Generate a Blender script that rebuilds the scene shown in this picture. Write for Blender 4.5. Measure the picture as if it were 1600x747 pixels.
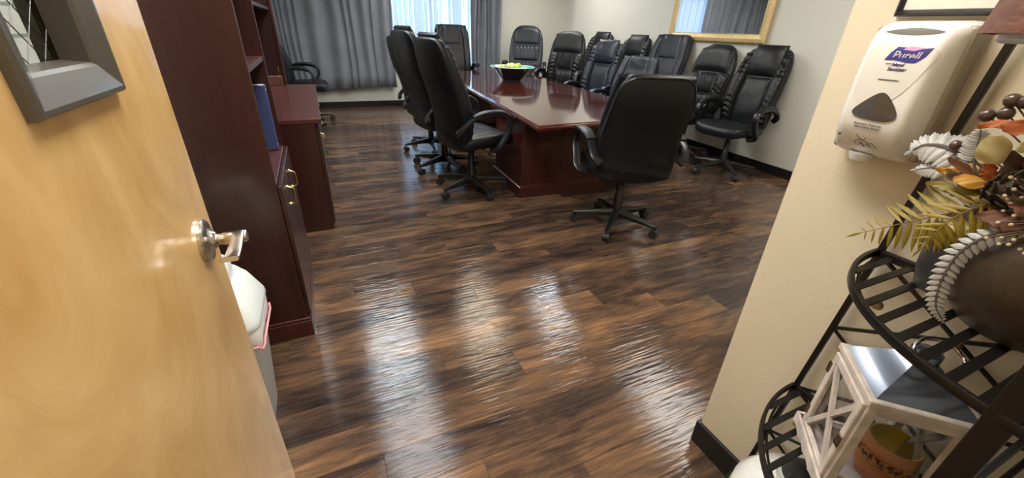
import bpy, bmesh, math, random
from mathutils import Vector, Matrix, noise
random.seed(7)
R = math.radians
PI = math.pi
sc = bpy.context.scene
for o in list(bpy.data.objects):
    bpy.data.objects.remove(o)
col = sc.collection

# ------------------------------------------------------------------ camera
CAM_H = 1.30
cam_d = bpy.data.cameras.new('camera')
cam_d.sensor_fit = 'HORIZONTAL'
cam_d.sensor_width = 36.0
cam_d.lens = 633.0 * 36.0 / 1600.0
cam_d.clip_start = 0.01
cam = bpy.data.objects.new('camera', cam_d)
col.objects.link(cam)

def cam_axes():
    f = 633.0
    z = -Vector((750 - 800, 1607 - 373.5, f)); z.normalize()
    x = Vector((2320 - 800, 110 - 373.5, f)); x -= z * x.dot(z); x.normalize()
    y = z.cross(x)
    return x, y, z
ax, ay, az = cam_axes()
right = Vector((ax[0], ay[0], az[0]))
down = Vector((ax[1], ay[1], az[1]))
fwd = Vector((ax[2], ay[2], az[2]))
rot = Matrix((right, -down, -fwd)).transposed()
cam.matrix_world = Matrix.Translation((0, 0, CAM_H)) @ rot.to_4x4()
sc.camera = cam

# ------------------------------------------------------------------ view
sc.view_settings.view_transform = 'Standard'
sc.view_settings.look = 'None'
sc.view_settings.gamma = 1.0
sc.view_settings.use_curve_mapping = False
sc.view_settings.exposure = 1.85

# ------------------------------------------------------------------ world (daylight sky)
w = bpy.data.worlds.new('daylight')
sc.world = w
w.use_nodes = True
wn = w.node_tree.nodes
bgn = wn['Background']
bgn.inputs['Color'].default_value = (0.30, 0.58, 1.0, 1)
bgn.inputs['Strength'].default_value = 2.8

SUN = bpy.data.lights.new('sun', 'SUN')
SUN.energy = 3.0
SUN.angle = R(1.0)
SUN.color = (1.0, 0.95, 0.86)
sun = bpy.data.objects.new('sun', SUN)
col.objects.link(sun)
sun.rotation_euler = (R(-48), 0, R(20))     # shines towards +Y, onto the house across the street

TROFFER_E = 4.2        # radiance of the ceiling panels
TROFFERS = [  # x, y, colour, strength, half length along y
    (0.40, 4.30, (0.86, 0.95, 1.0), 1.15, 0.61),
    (0.35, 2.70, (0.95, 0.97, 1.0), 0.65, 0.61),
    (1.62, 4.45, (1.0, 0.90, 0.72), 0.75, 0.61),
    (2.80, 4.40, (0.90, 0.96, 1.0), 1.4, 0.31),
    (3.10, 2.10, (1.0, 0.95, 0.88), 0.9, 0.61),
    (1.62, 6.60, (1.0, 0.97, 0.92), 0.8, 0.61),
    (3.60, 6.40, (1.0, 0.97, 0.92), 0.9, 0.61),
    (0.20, -0.95, (1.0, 0.92, 0.80), 0.9, 0.61),  # unseen corridor panel, added to light the door and dispenser warmly
    (0.25, 1.00, (1.0, 0.95, 0.86), 1.4, 0.61),  # unseen panel over the entry, added to brighten door and wall
]
CEIL = 2.5

# ================================================================== helpers
MATS = {}
def nt(name):
    m = bpy.data.materials.new(name)
    m.use_nodes = True
    n = m.node_tree.nodes
    l = m.node_tree.links
    b = n['Principled BSDF']
    MATS[name] = m
    return m, n, l, b

def simple(name, colr, rough=0.5, metal=0.0, coat=0.0, bump=0.0, bscale=200, spec=0.5, var=0.0, vscale=8, trans=0.0):
    m, n, l, b = nt(name)
    b.inputs['Base Color'].default_value = (*colr, 1)
    b.inputs['Roughness'].default_value = rough
    b.inputs['Metallic'].default_value = metal
    b.inputs['Coat Weight'].default_value = coat
    b.inputs['Coat Roughness'].default_value = 0.08
    b.inputs['Specular IOR Level'].default_value = spec
    if trans:
        b.inputs['Transmission Weight'].default_value = trans
    tc = n.new('ShaderNodeTexCoord')
    if bump:
        t = n.new('ShaderNodeTexNoise'); t.inputs['Scale'].default_value = bscale
        t.inputs['Detail'].default_value = 4
        l.new(tc.outputs['Object'], t.inputs['Vector'])
        bp = n.new('ShaderNodeBump'); bp.inputs['Strength'].default_value = bump
        bp.inputs['Distance'].default_value = 0.002
        l.new(t.outputs['Fac'], bp.inputs['Height'])
        l.new(bp.outputs['Normal'], b.inputs['Normal'])
    if var:
        t = n.new('ShaderNodeTexNoise'); t.inputs['Scale'].default_value = vscale
        t.inputs['Detail'].default_value = 5
        l.new(tc.outputs['Object'], t.inputs['Vector'])
        r = n.new('ShaderNodeValToRGB')
        e = r.color_ramp.elements
        e[0].position = 0.3; e[1].position = 0.7
        e[0].color = (*[c * (1 - var) for c in colr], 1)
        e[1].color = (*[min(1, c * (1 + var)) for c in colr], 1)
        l.new(t.outputs['Fac'], r.inputs['Fac'])
        l.new(r.outputs['Color'], b.inputs['Base Color'])
    return m

def wood(name, c0, c1, axis='Z', scale=1.0, rough=0.3, coat=0.3, stretch=14, distort=2.0, c2=None):
    """streaky wood, grain along the given axis of the object"""
    m, n, l, b = nt(name)
    tc = n.new('ShaderNodeTexCoord')
    mp = n.new('ShaderNodeMapping')
    s = [stretch * scale] * 3
    s['XYZ'.index(axis)] = scale
    mp.inputs['Scale'].default_value = s
    l.new(tc.outputs['Object'], mp.inputs['Vector'])
    t = n.new('ShaderNodeTexNoise'); t.inputs['Scale'].default_value = 2.0
    t.inputs['Detail'].default_value = 7; t.inputs['Roughness'].default_value = 0.6
    t.inputs['Distortion'].default_value = distort
    l.new(mp.outputs['Vector'], t.inputs['Vector'])
    r = n.new('ShaderNodeValToRGB')
    e = r.color_ramp.elements
    e[0].position = 0.3; e[1].position = 0.72
    e[0].color = (*c0, 1); e[1].color = (*c1, 1)
    if c2:
        k = e.new(0.5); k.color = (*c2, 1)
    l.new(t.outputs['Fac'], r.inputs['Fac'])
    l.new(r.outputs['Color'], b.inputs['Base Color'])
    b.inputs['Roughness'].default_value = rough
    b.inputs['Coat Weight'].default_value = coat
    b.inputs['Coat Roughness'].default_value = 0.06
    return m

def emis(name, colr, strength):
    m, n, l, b = nt(name)
    b.inputs['Base Color'].default_value = (0.8, 0.8, 0.8, 1)
    b.inputs['Emission Color'].default_value = (*colr, 1)
    b.inputs['Emission Strength'].default_value = strength
    return m

def thin_glass(name, tint=(1, 1, 1), refl=0.08, rough=0.0):
    m = bpy.data.materials.new(name); m.use_nodes = True
    n = m.node_tree.nodes; l = m.node_tree.links
    n.clear()
    o = n.new('ShaderNodeOutputMaterial')
    mx = n.new('ShaderNodeMixShader')
    t = n.new('ShaderNodeBsdfTransparent'); t.inputs['Color'].default_value = (*tint, 1)
    g = n.new('ShaderNodeBsdfGlossy'); g.inputs['Roughness'].default_value = rough
    lw = n.new('ShaderNodeLayerWeight'); lw.inputs['Blend'].default_value = 0.5
    pw = n.new('ShaderNodeMath'); pw.operation = 'POWER'; pw.inputs[1].default_value = 4.0
    l.new(lw.outputs['Facing'], pw.inputs[0])
    fr = n.new('ShaderNodeMath'); fr.operation = 'MULTIPLY_ADD'; fr.inputs[1].default_value = 0.6; fr.inputs[2].default_value = 0.03
    l.new(pw.outputs[0], fr.inputs[0])
    l.new(fr.outputs[0], mx.inputs['Fac'])
    l.new(t.outputs['BSDF'], mx.inputs[1]); l.new(g.outputs['BSDF'], mx.inputs[2])
    l.new(mx.outputs['Shader'], o.inputs['Surface'])
    MATS[name] = m
    return m

# ---- geometry -------------------------------------------------------------
def BM():
    return bmesh.new()

def fin(name, bm, mat, parent=None, smooth=True, angle=40, loc=None):
    me = bpy.data.meshes.new(name)
    bmesh.ops.recalc_face_normals(bm, faces=bm.faces[:])
    bm.to_mesh(me); bm.free()
    if mat:
        me.materials.append(MATS[mat] if isinstance(mat, str) else mat)
    if smooth:
        for p in me.polygons:
            p.use_smooth = True
        me.set_sharp_from_angle(angle=R(angle))
    o = bpy.data.objects.new(name, me)
    col.objects.link(o)
    if parent:
        o.parent = parent
    if loc:
        o.location = loc
    return o

def mesh_obj(name, me, parent=None, loc=(0, 0, 0), rz=0):
    o = bpy.data.objects.new(name, me); col.objects.link(o)
    o.location = loc; o.rotation_euler = (0, 0, rz)
    if parent:
        o.parent = parent
    return o

def empty(name, loc=(0, 0, 0), rz=0, s=1.0):
    o = bpy.data.objects.new(name, None); col.objects.link(o)
    o.empty_display_size = 0.1
    o.location = loc; o.rotation_euler = (0, 0, rz); o.scale = (s, s, s)
    return o

def tag(o, label=None, cat=None, group=None, kind=None):
    if label: o['label'] = label
    if cat: o['category'] = cat
    if group: o['group'] = group
    if kind: o['kind'] = kind
    return o

def copy_tree(o, parent=None):
    c = o.copy(); col.objects.link(c)
    c.parent = parent
    for ch in o.children:
        copy_tree(ch, c)
    return c

def box(bm, a, b, bev=0.0, seg=1, mat=None):
    a = Vector(a); b = Vector(b)
    r = bmesh.ops.create_cube(bm, size=1.0)
    vs = r['verts']
    c = (a + b) / 2; d = b - a
    for v in vs:
        v.co = Vector((v.co.x * d.x, v.co.y * d.y, v.co.z * d.z)) + c
    if bev:
        es = list({e for v in vs for e in v.link_edges})
        rr = bmesh.ops.bevel(bm, geom=es, offset=bev, segments=seg, affect='EDGES', profile=0.5)
        vs = list({v for f in rr['faces'] for v in f.verts} | {v for v in vs if v.is_valid})
    if mat is not None:
        bmesh.ops.transform(bm, matrix=mat, verts=vs)
    return vs

def cyl(bm, p0, p1, r0, r1=None, seg=16, caps=True):
    r1 = r0 if r1 is None else r1
    p0 = Vector(p0); p1 = Vector(p1)
    d = (p1 - p0)
    q = d.to_track_quat('Z', 'Y').to_matrix().to_4x4()
    m = Matrix.Translation((p0 + p1) / 2) @ q
    return bmesh.ops.create_cone(bm, cap_ends=caps, segments=seg, radius1=r0, radius2=r1, depth=d.length, matrix=m)['verts']

def lathe(bm, prof, seg=32, c=(0, 0, 0), mat=None):
    rings = []
    new = []
    for r, z in prof:
        if r < 1e-6:
            v = bm.verts.new((c[0], c[1], c[2] + z)); rings.append([v]); new.append(v)
        else:
            ring = [bm.verts.new((c[0] + r * math.cos(2 * PI * k / seg), c[1] + r * math.sin(2 * PI * k / seg), c[2] + z)) for k in range(seg)]
            rings.append(ring); new += ring
    for a, b in zip(rings, rings[1:]):
        for k in range(seg):
            k2 = (k + 1) % seg
            if len(a) == 1 and len(b) == 1: continue
            if len(a) == 1: bm.faces.new((a[0], b[k], b[k2]))
            elif len(b) == 1: bm.faces.new((a[k], b[0], a[k2]))
            else: bm.faces.new((a[k], b[k], b[k2], a[k2]))
    if mat is not None:
        bmesh.ops.transform(bm, matrix=mat, verts=new)
    return new

def catmull(pts, n=6):
    P = [Vector(p) for p in pts]
    if len(P) < 3: return P
    P = [P[0] * 2 - P[1]] + P + [P[-1] * 2 - P[-2]]
    out = []
    for i in range(1, len(P) - 2):
        for k in range(n):
            t = k / n
            a, b, c, d = P[i - 1], P[i], P[i + 1], P[i + 2]
            out.append(0.5 * ((2 * b) + (c - a) * t + (2 * a - 5 * b + 4 * c - d) * t * t + (3 * b - a - 3 * c + d) * t ** 3))
    out.append(P[-2])
    return out

def sweep(bm, path, prof, up=Vector((1, 0, 0)), closed=False, scale=None):
    """profile points (a, b): a along `up` (made square to the path), b along the third axis"""
    path = [Vector(p) for p in path]
    rings = []
    N = len(path)
    for i, p in enumerate(path):
        t = (path[(i + 1) % N] - path[i - 1]) if closed else (path[min(i + 1, N - 1)] - path[max(i - 1, 0)])
        t.normalize()
        u = up - t * up.dot(t)
        if u.length < 1e-4:
            u = t.orthogonal()
        u.normalize()
        v = t.cross(u)
        s = scale(i / (N - 1)) if scale else 1.0
        rings.append([bm.verts.new(p + u * a * s + v * b * s) for a, b in prof])
    m = len(prof)
    rng = range(N) if closed else range(N - 1)
    for i in rng:
        a = rings[i]; b = rings[(i + 1) % N]
        for k in range(m):
            bm.faces.new((a[k], a[(k + 1) % m], b[(k + 1) % m], b[k]))
    if not closed:
        bm.faces.new(rings[0]); bm.faces.new(list(reversed(rings[-1])))
    return [v for r in rings for v in r]

def circ(r, n=10):
    return [(r * math.cos(2 * PI * k / n), r * math.sin(2 * PI * k / n)) for k in range(n)]

def rrect(a, b, r=0.3):
    """rounded rectangle profile, half sizes a, b"""
    k = min(a, b) * r
    out = []
    for sx, sy, a0 in ((1, 1, 0), (-1, 1, 90), (-1, -1, 180), (1, -1, 270)):
        for d in (0, 45, 90):
            out.append((sx * (a - k) + k * math.cos(R(a0 + d)), sy * (b - k) + k * math.sin(R(a0 + d))))
    return out

def tube(bm, path, r, n=8, closed=False, scale=None):
    return sweep(bm, path, circ(r, n), up=Vector((0.13, 0.31, 0.94)), closed=closed, scale=scale)

def sgnpow(c, e):
    return math.copysign(abs(c) ** e, c)

def superq(bm, a, b, c, e1=0.3, e2=0.3, nu=28, nv=14, fn=None):
    """rounded cushion: half sizes a (x), b (y), c (z); pole axis is y so the broad faces stay smooth"""
    rings = []
    new = []
    for j in range(nv + 1):
        ph = -PI / 2 + PI * j / nv
        cy, sy = sgnpow(math.cos(ph), e1), sgnpow(math.sin(ph), e1)
        ring = []
        if j in (0, nv):
            p = Vector((0, b * sy, 0)); p = fn(p) if fn else p
            ring = [bm.verts.new(p)]
        else:
            for k in range(nu):
                th = 2 * PI * k / nu
                p = Vector((a * cy * sgnpow(math.cos(th), e2), b * sy, c * cy * sgnpow(math.sin(th), e2)))
                p = fn(p) if fn else p
                ring.append(bm.verts.new(p))
        rings.append(ring)
        new += ring
    for A, B in zip(rings, rings[1:]):
        for k in range(nu):
            k2 = (k + 1) % nu
            if len(A) == 1: bm.faces.new((A[0], B[k], B[k2]))
            elif len(B) == 1: bm.faces.new((A[k], B[0], A[k2]))
            else: bm.faces.new((A[k], B[k], B[k2], A[k2]))
    return new

def pad(bm, fu, n=18, m=22, t=0.03, edge=0.18, back=0.006, relief=None):
    """closed padded panel. fu(u, v) -> base point and outward normal for u, v in 0..1; puffed by t with rounded rim"""
    def ins(x):
        d = min(x, 1 - x) / edge
        return 1.0 if d >= 1 else math.sqrt(max(0, 1 - (1 - d) ** 2))
    F, B = [], []
    for j in range(m + 1):
        rf, rb = [], []
        for i in range(n + 1):
            u = 0.5 - 0.5 * math.cos(PI * i / n) if True else i / n
            v = 0.5 - 0.5 * math.cos(PI * j / m)
            u = 0.5 * u + 0.5 * i / n
            v = 0.5 * v + 0.5 * j / m
            p, nn = fu(u, v)
            h = t * ins(u) * ins(v)
            if relief: h += relief(u, v) * min(ins(u), ins(v))
            rf.append(bm.verts.new(p + nn * h))
            if i in (0, n) or j in (0, m):
                rb.append(rf[-1])
            else:
                rb.append(bm.verts.new(p - nn * back))
        F.append(rf); B.append(rb)
    for j in range(m):
        for i in range(n):
            bm.faces.new((F[j][i], F[j][i + 1], F[j + 1][i + 1], F[j + 1][i]))
            q = (B[j][i], B[j + 1][i], B[j + 1][i + 1], B[j][i + 1])
            if len(set(q)) == 4:
                try: bm.faces.new(q)
                except ValueError: pass

def poly_loft(bm, outline, prof):
    """outline: list of (x, y) counter-clockwise; prof: list of (inset, z). Closed solid."""
    n = len(outline)
    P = [Vector((x, y)) for x, y in outline]
    rings = []
    for ins, z in prof:
        ring = []
        for i in range(n):
            a, b, c = P[i - 1], P[i], P[(i + 1) % n]
            d1 = (b - a).normalized(); d2 = (c - b).normalized()
            n1 = Vector((-d1.y, d1.x)); n2 = Vector((-d2.y, d2.x))
            k = (n1 + n2); k = k / max(0.2, (1 + n1.dot(n2)))
            q = b + k * ins
            ring.append(bm.verts.new((q.x, q.y, z)))
        rings.append(ring)
    for a, b in zip(rings, rings[1:]):
        for i in range(n):
            j = (i + 1) % n
            bm.faces.new((a[i], a[j], b[j], b[i]))
    bm.faces.new(list(reversed(rings[0]))); bm.faces.new(rings[-1])

def text_mesh(name, s, size, mat, M, parent, shear=0.0, bold=0.0, sx=1.0, extr=0.0002):
    cu = bpy.data.curves.new(name, 'FONT')
    cu.body = s; cu.size = size; cu.shear = shear; cu.offset = bold
    cu.align_x = 'CENTER'; cu.align_y = 'CENTER'; cu.extrude = extr
    cu.resolution_u = 3
    t = bpy.data.objects.new(name + '_src', cu); col.objects.link(t)
    dg = bpy.context.evaluated_depsgraph_get(); dg.update()
    me = bpy.data.meshes.new_from_object(t.evaluated_get(dg))
    bpy.data.objects.remove(t); bpy.data.curves.remove(cu)
    me.name = name
    me.transform(M @ Matrix.Diagonal((sx, 1, 1, 1)))
    me.materials.clear(); me.materials.append(MATS[mat])
    o = bpy.data.objects.new(name, me); col.objects.link(o); o.parent = parent
    return o

# ================================================================== materials
simple('paint', (0.70, 0.69, 0.61), 0.75, bump=0.25, bscale=120)
simple('paint_warm_lit', (0.72, 0.645, 0.49), 0.7, bump=0.25, bscale=120)  # wall paint with the entry's warmer light put into its colour
simple('ceiling_tile', (0.85, 0.84, 0.80), 0.9, bump=0.5, bscale=80)
simple('black_base', (0.012, 0.012, 0.013), 0.35)
simple('joint', (0.02, 0.014, 0.011), 0.6)
simple('leather', (0.0065, 0.0075, 0.0095), 0.38, bump=0.3, bscale=260, spec=0.36)
simple('leather_soft', (0.008, 0.009, 0.011), 0.42, bump=0.5, bscale=180, spec=0.42)
simple('leather_blue', (0.009, 0.013, 0.023), 0.36, bump=0.3, bscale=240, spec=0.45)
simple('black_plastic', (0.012, 0.012, 0.013), 0.3, bump=0.1, bscale=400)
simple('rubber', (0.02, 0.02, 0.021), 0.5)
simple('chrome', (0.75, 0.75, 0.76), 0.12, 1.0)
simple('nickel', (0.62, 0.58, 0.52), 0.24, 1.0)
simple('brass', (0.70, 0.50, 0.22), 0.25, 1.0)
simple('bronze_frame', (0.075, 0.066, 0.052), 0.38, coat=0.3)
simple('iron', (0.006, 0.005, 0.0045), 0.36, bump=0.15, bscale=300, spec=0.4)
simple('medallion', (0.32, 0.24, 0.11), 0.4, 0.9, bump=0.9, bscale=160)
simple('white_plastic', (0.80, 0.85, 0.87), 0.3)
simple('bin_bag', (0.85, 0.86, 0.86), 0.35, bump=0.4, bscale=60)
simple('pink_cord', (0.85, 0.35, 0.38), 0.5)
simple('dispenser_plastic', (0.82, 0.80, 0.77), 0.25)
simple('dispenser_panel', (0.74, 0.72, 0.67), 0.42)
simple('dispenser_side_shaded', (0.34, 0.29, 0.23), 0.35)  # shadow on the near side of the housing, darkened into the colour
simple('smoke_window', (0.05, 0.045, 0.045), 0.06, coat=1.0)
simple('grey_window', (0.16, 0.16, 0.155), 0.15, coat=0.6)
simple('logo_blue', (0.035, 0.028, 0.24), 0.4)
simple('logo_pink', (0.72, 0.35, 0.62), 0.4)
simple('print_white', (0.85, 0.85, 0.85), 0.4)
simple('print_dark', (0.03, 0.03, 0.04), 0.5)
simple('print_purple', (0.07, 0.05, 0.22), 0.5)
simple('gold_frame', (0.70, 0.51, 0.24), 0.38, 0.2, var=0.12, vscale=30)
simple('gold_lip', (0.82, 0.68, 0.38), 0.25, 0.7)
simple('mirror', (0.92, 0.93, 0.93), 0.0, 1.0)
simple('mat_board', (0.80, 0.77, 0.68), 0.7)
simple('black_frame', (0.012, 0.012, 0.014), 0.35)
simple('curtain', (0.225, 0.243, 0.28), 0.85, bump=0.6, bscale=500, var=0.10, vscale=3)
simple('vane', (0.62, 0.68, 0.74), 0.6)
_m = MATS['vane']; _n = _m.node_tree.nodes; _l = _m.node_tree.links
_t = _n.new('ShaderNodeBsdfTranslucent'); _t.inputs['Color'].default_value = (0.70, 0.78, 0.85, 1)
_x = _n.new('ShaderNodeMixShader'); _x.inputs['Fac'].default_value = 0.30
_l.new(_n['Principled BSDF'].outputs[0], _x.inputs[1]); _l.new(_t.outputs[0], _x.inputs[2])
_l.new(_x.outputs[0], _n['Material Output'].inputs['Surface'])
simple('window_frame', (0.62, 0.64, 0.66), 0.4)
simple('facade', (0.62, 0.62, 0.60), 0.8)
simple('facade_pane', (0.75, 0.66, 0.52), 0.3)
simple('asphalt', (0.20, 0.20, 0.20), 0.9)
simple('blue_binder', (0.045, 0.06, 0.16), 0.4)
simple('paper', (0.80, 0.80, 0.78), 0.7)
simple('paper_ink', (0.35, 0.36, 0.38), 0.7)
simple('bowl_black', (0.015, 0.017, 0.028), 0.12, coat=0.6)
simple('bowl_teal', (0.02, 0.50, 0.46), 0.15, coat=0.8)
simple('bowl_rim', (0.70, 0.85, 0.82), 0.25)
simple('apple_green', (0.38, 0.58, 0.06), 0.3, coat=0.3, var=0.35, vscale=18)
simple('apple_yellow', (0.66, 0.66, 0.22), 0.3, coat=0.3, var=0.3, vscale=18)
simple('apple_red', (0.33, 0.08, 0.06), 0.3, coat=0.3, var=0.6, vscale=22)
simple('stem_brown', (0.09, 0.05, 0.02), 0.7)
simple('whitewash', (0.56, 0.50, 0.45), 0.75, bump=0.6, bscale=90, var=0.25, vscale=26)
simple('lantern_roof', (0.20, 0.24, 0.33), 0.16, 0.85)
simple('steel_ring', (0.60, 0.58, 0.56), 0.18, 1.0)
simple('old_brass', (0.16, 0.10, 0.07), 0.4, 0.8)
simple('gold_inside', (1.0, 0.82, 0.18), 0.3, 0.7)
simple('vase_bronze', (0.060, 0.042, 0.026), 0.42, 0.25, bump=0.8, bscale=70, var=0.25, vscale=14, coat=0.15)
simple('vase_grey', (0.085, 0.090, 0.098), 0.35, 0.3, var=0.2, vscale=20)
simple('fern_yellow', (0.22, 0.155, 0.012), 0.5, var=0.35, vscale=30)
simple('fern_stem', (0.22, 0.13, 0.025), 0.6)
simple('silver_leaf', (0.36, 0.36, 0.345), 0.5, 0.15, var=0.6, vscale=60)
simple('silver_dark', (0.11, 0.10, 0.09), 0.6)
simple('leaf_orange', (0.42, 0.10, 0.018), 0.55, var=0.4, vscale=30)
simple('leaf_cream', (0.48, 0.40, 0.19), 0.6, var=0.2, vscale=30)
simple('leaf_gold', (0.45, 0.22, 0.02), 0.5, var=0.35, vscale=30)
simple('leaf_rust', (0.13, 0.045, 0.022), 0.6, var=0.4, vscale=30)
simple('leaf_olive', (0.24, 0.19, 0.04), 0.6, var=0.4, vscale=30)
simple('leaf_brown', (0.10, 0.055, 0.025), 0.7, var=0.4, vscale=30)
simple('berry', (0.075, 0.042, 0.030), 0.28, coat=0.4)
simple('seed', (0.50, 0.42, 0.28), 0.7)
simple('cone', (0.050, 0.030, 0.017), 0.7)
simple('shade_rust', (0.13, 0.042, 0.018), 0.5, 0.0, bump=1.0, bscale=90, var=0.3, vscale=30)
simple('shade_pale', (0.62, 0.66, 0.72), 0.3)
simple('jar_white', (0.78, 0.80, 0.76), 0.18, coat=0.6)
simple('jar_green', (0.16, 0.33, 0.05), 0.25, coat=0.5)
simple('teal_knob', (0.02, 0.55, 0.40), 0.3)
thin_glass('pane_glass', (0.95, 0.98, 1.0))
thin_glass('wired_glass', (0.90, 0.94, 0.93))
thin_glass('lantern_glass', (0.92, 0.93, 0.95))

wood('maple', (0.56, 0.33, 0.115), (0.76, 0.51, 0.23), 'Z', 1.1, 0.30, 0.35, 1.9, 2.6, (0.66, 0.42, 0.165))
wood('cherry', (0.026, 0.0066, 0.0054), (0.046, 0.0115, 0.0095), 'Z', 1.2, 0.32, 0.25, 16, 0.8)
wood('cherry_y', (0.062, 0.017, 0.015), (0.100, 0.028, 0.024), 'Y', 1.2, 0.30, 0.25, 16, 0.8)
wood('mahogany', (0.060, 0.013, 0.010), (0.115, 0.026, 0.018), 'Y', 1.0, 0.07, 0.8, 14, 0.8)
wood('mahogany_base', (0.042, 0.009, 0.007), (0.078, 0.016, 0.012), 'Z', 1.2, 0.28, 0.3, 14, 0.8)  # pedestal wood, its shade under the table top put into the colour
wood('cup_wood', (0.33, 0.10, 0.02), (0.50, 0.19, 0.05), 'Z', 10, 0.5, 0.1, 6, 1.0)

def plank_material(name, attr):
    m, n, l, b = nt(name)
    geo = n.new('ShaderNodeNewGeometry')
    if attr:
        rn = n.new('ShaderNodeAttribute'); rn.attribute_name = 'rnd'
        rnd = rn.outputs['Fac']
    else:
        rn = n.new('ShaderNodeObjectInfo')
        rnd = rn.outputs['Random']
    mul = n.new('ShaderNodeMath'); mul.operation = 'MULTIPLY'; mul.inputs[1].default_value = 53.0
    l.new(rnd, mul.inputs[0])
    cmb = n.new('ShaderNodeCombineXYZ')
    l.new(mul.outputs[0], cmb.inputs['Z']); l.new(mul.outputs[0], cmb.inputs['X'])
    add = n.new('ShaderNodeVectorMath'); add.operation = 'ADD'
    l.new(geo.outputs['Position'], add.inputs[0]); l.new(cmb.outputs[0], add.inputs[1])
    def nz(sx, sy, scale, det, rough, dist=0.0):
        mp = n.new('ShaderNodeMapping'); mp.inputs['Scale'].default_value = (sx, sy, 1)
        l.new(add.outputs[0], mp.inputs['Vector'])
        t = n.new('ShaderNodeTexNoise'); t.inputs['Scale'].default_value = scale
        t.inputs['Detail'].default_value = det; t.inputs['Roughness'].default_value = rough
        t.inputs['Distortion'].default_value = dist
        l.new(mp.outputs[0], t.inputs['Vector'])
        return t.outputs['Fac']
    big = nz(2.4, 9.0, 1.0, 4, 0.6, 0.8)        # smoky blotches
    mid = nz(5.0, 85.0, 1.0, 6, 0.65, 0.3)        # streaks
    fine = nz(9.0, 190.0, 1.0, 4, 0.7)         # pores
    def comb(a, b_, f):
        x = n.new('ShaderNodeMath'); x.operation = 'MULTIPLY_ADD'
        l.new(a, x.inputs[0]); x.inputs[1].default_value = f
        if isinstance(b_, float): x.inputs[2].default_value = b_
        else: l.new(b_, x.inputs[2])
        return x.outputs[0]
    s = comb(big, -0.78, 1.20)
    s = comb(mid, s, 0.62)
    s = comb(fine, s, 0.42)
    s = comb(rnd, s, 0.28)
    r = n.new('ShaderNodeValToRGB')
    e = r.color_ramp.elements
    e[0].position = 0.02; e[0].color = (0.018, 0.013, 0.012, 1)
    e[1].position = 0.86; e[1].color = (0.30, 0.165, 0.082, 1)
    k = e.new(0.25); k.color = (0.036, 0.025, 0.022, 1)
    k = e.new(0.45); k.color = (0.084, 0.051, 0.035, 1)
    k = e.new(0.64); k.color = (0.160, 0.092, 0.053, 1)
    l.new(s, r.inputs['Fac'])
    l.new(r.outputs['Color'], b.inputs['Base Color'])
    # hand-scraped relief along the plank
    scr = nz(6.0, 78.0, 1.0, 2, 0.45, 0.25)
    bp = n.new('ShaderNodeBump'); bp.inputs['Strength'].default_value = 0.6; bp.inputs['Distance'].default_value = 0.0034
    l.new(scr, bp.inputs['Height'])
    bp2 = n.new('ShaderNodeBump'); bp2.inputs['Strength'].default_value = 0.2; bp2.inputs['Distance'].default_value = 0.001
    l.new(fine, bp2.inputs['Height']); l.new(bp.outputs['Normal'], bp2.inputs['Normal'])
    l.new(bp2.outputs['Normal'], b.inputs['Normal'])
    b.inputs['Roughness'].default_value = 0.085
    b.inputs['Specular IOR Level'].default_value = 0.42
    return m
plank_material('plank', False)
plank_material('plank_far', True)

# ================================================================== the setting
XL, XR, XREC = -0.62, 4.435, 4.72
YB = 7.95
YF = -0.02           # room side of the wall with the door
XE, YE = 1.052, 0.60  # entry partition: face x, end y

# ---- floor with planks
bm = BM(); box(bm, (XL - 0.1, -2.2, -0.06), (XREC + 0.1, YB + 0.1, -0.0035))
floor = tag(fin('floor', bm, 'joint', smooth=False), kind='structure',
            label='dark brown hand-scraped wood plank floor', cat='floor')
PW, PL, PY0, PX0 = 0.1455, 1.224, 1.123, 0.621
def plank_geo(bm, x0, x1, y0, y1, z1=0.0):
    g = 0.0003
    a = [(x0 + g, y0 + g), (x1 - g, y0 + g), (x1 - g, y1 - g), (x0 + g, y1 - g)]
    poly_loft(bm, a, [(0.0, -0.0035), (0.0, -0.0007), (0.0007, z1)])
full = None
far_bm = BM()
far_layer = far_bm.faces.layers.float.new('rnd')
k0 = int(math.floor((-0.35 - PY0) / PW))
k1 = int(math.ceil((YB - PY0) / PW))
npl = 0
for k in range(k0, k1):
    y0 = PY0 + k * PW; y1 = min(y0 + PW, YB)
    off = (PX0 - 0.306 * k)
    j0 = int(math.floor((XL - off) / PL))
    j = j0
    while off + j * PL < XREC:
        xa = off + j * PL; xb = xa + PL
        j += 1
        x0 = max(xa, XL); x1 = min(xb, XREC)
        if x1 - x0 < 0.02: continue
        if y0 < YE - PW and x0 > XE: continue
        if y0 < YE - PW: x1 = min(x1, XE + 0.02)
        if y1 < 6.0:
            if x0 == xa and x1 == xb and y1 == y0 + PW:
                if full is None:
                    b2 = BM(); plank_geo(b2, 0, PL, 0, PW)
                    fo = fin('plank', b2, 'plank', floor, smooth=False); full = fo.data
                    fo.location = (xa, y0, 0)
                else:
                    mesh_obj('plank', full, floor, (xa, y0, 0))
            else:
                b2 = BM(); plank_geo(b2, 0, x1 - x0, 0, y1 - y0)
                fin('plank', b2, 'plank', floor, smooth=False).location = (x0, y0, 0)
            npl += 1
        else:
            nf = len(far_bm.faces)
            plank_geo(far_bm, x0, x1, y0, y1)
            far_bm.faces.ensure_lookup_table()
            rr = random.random()
            for f in far_bm.faces[nf:]:
                f[far_layer] = rr
tag(fin('far_planks', far_bm, 'plank_far', floor, smooth=False), kind='stuff')

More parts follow.
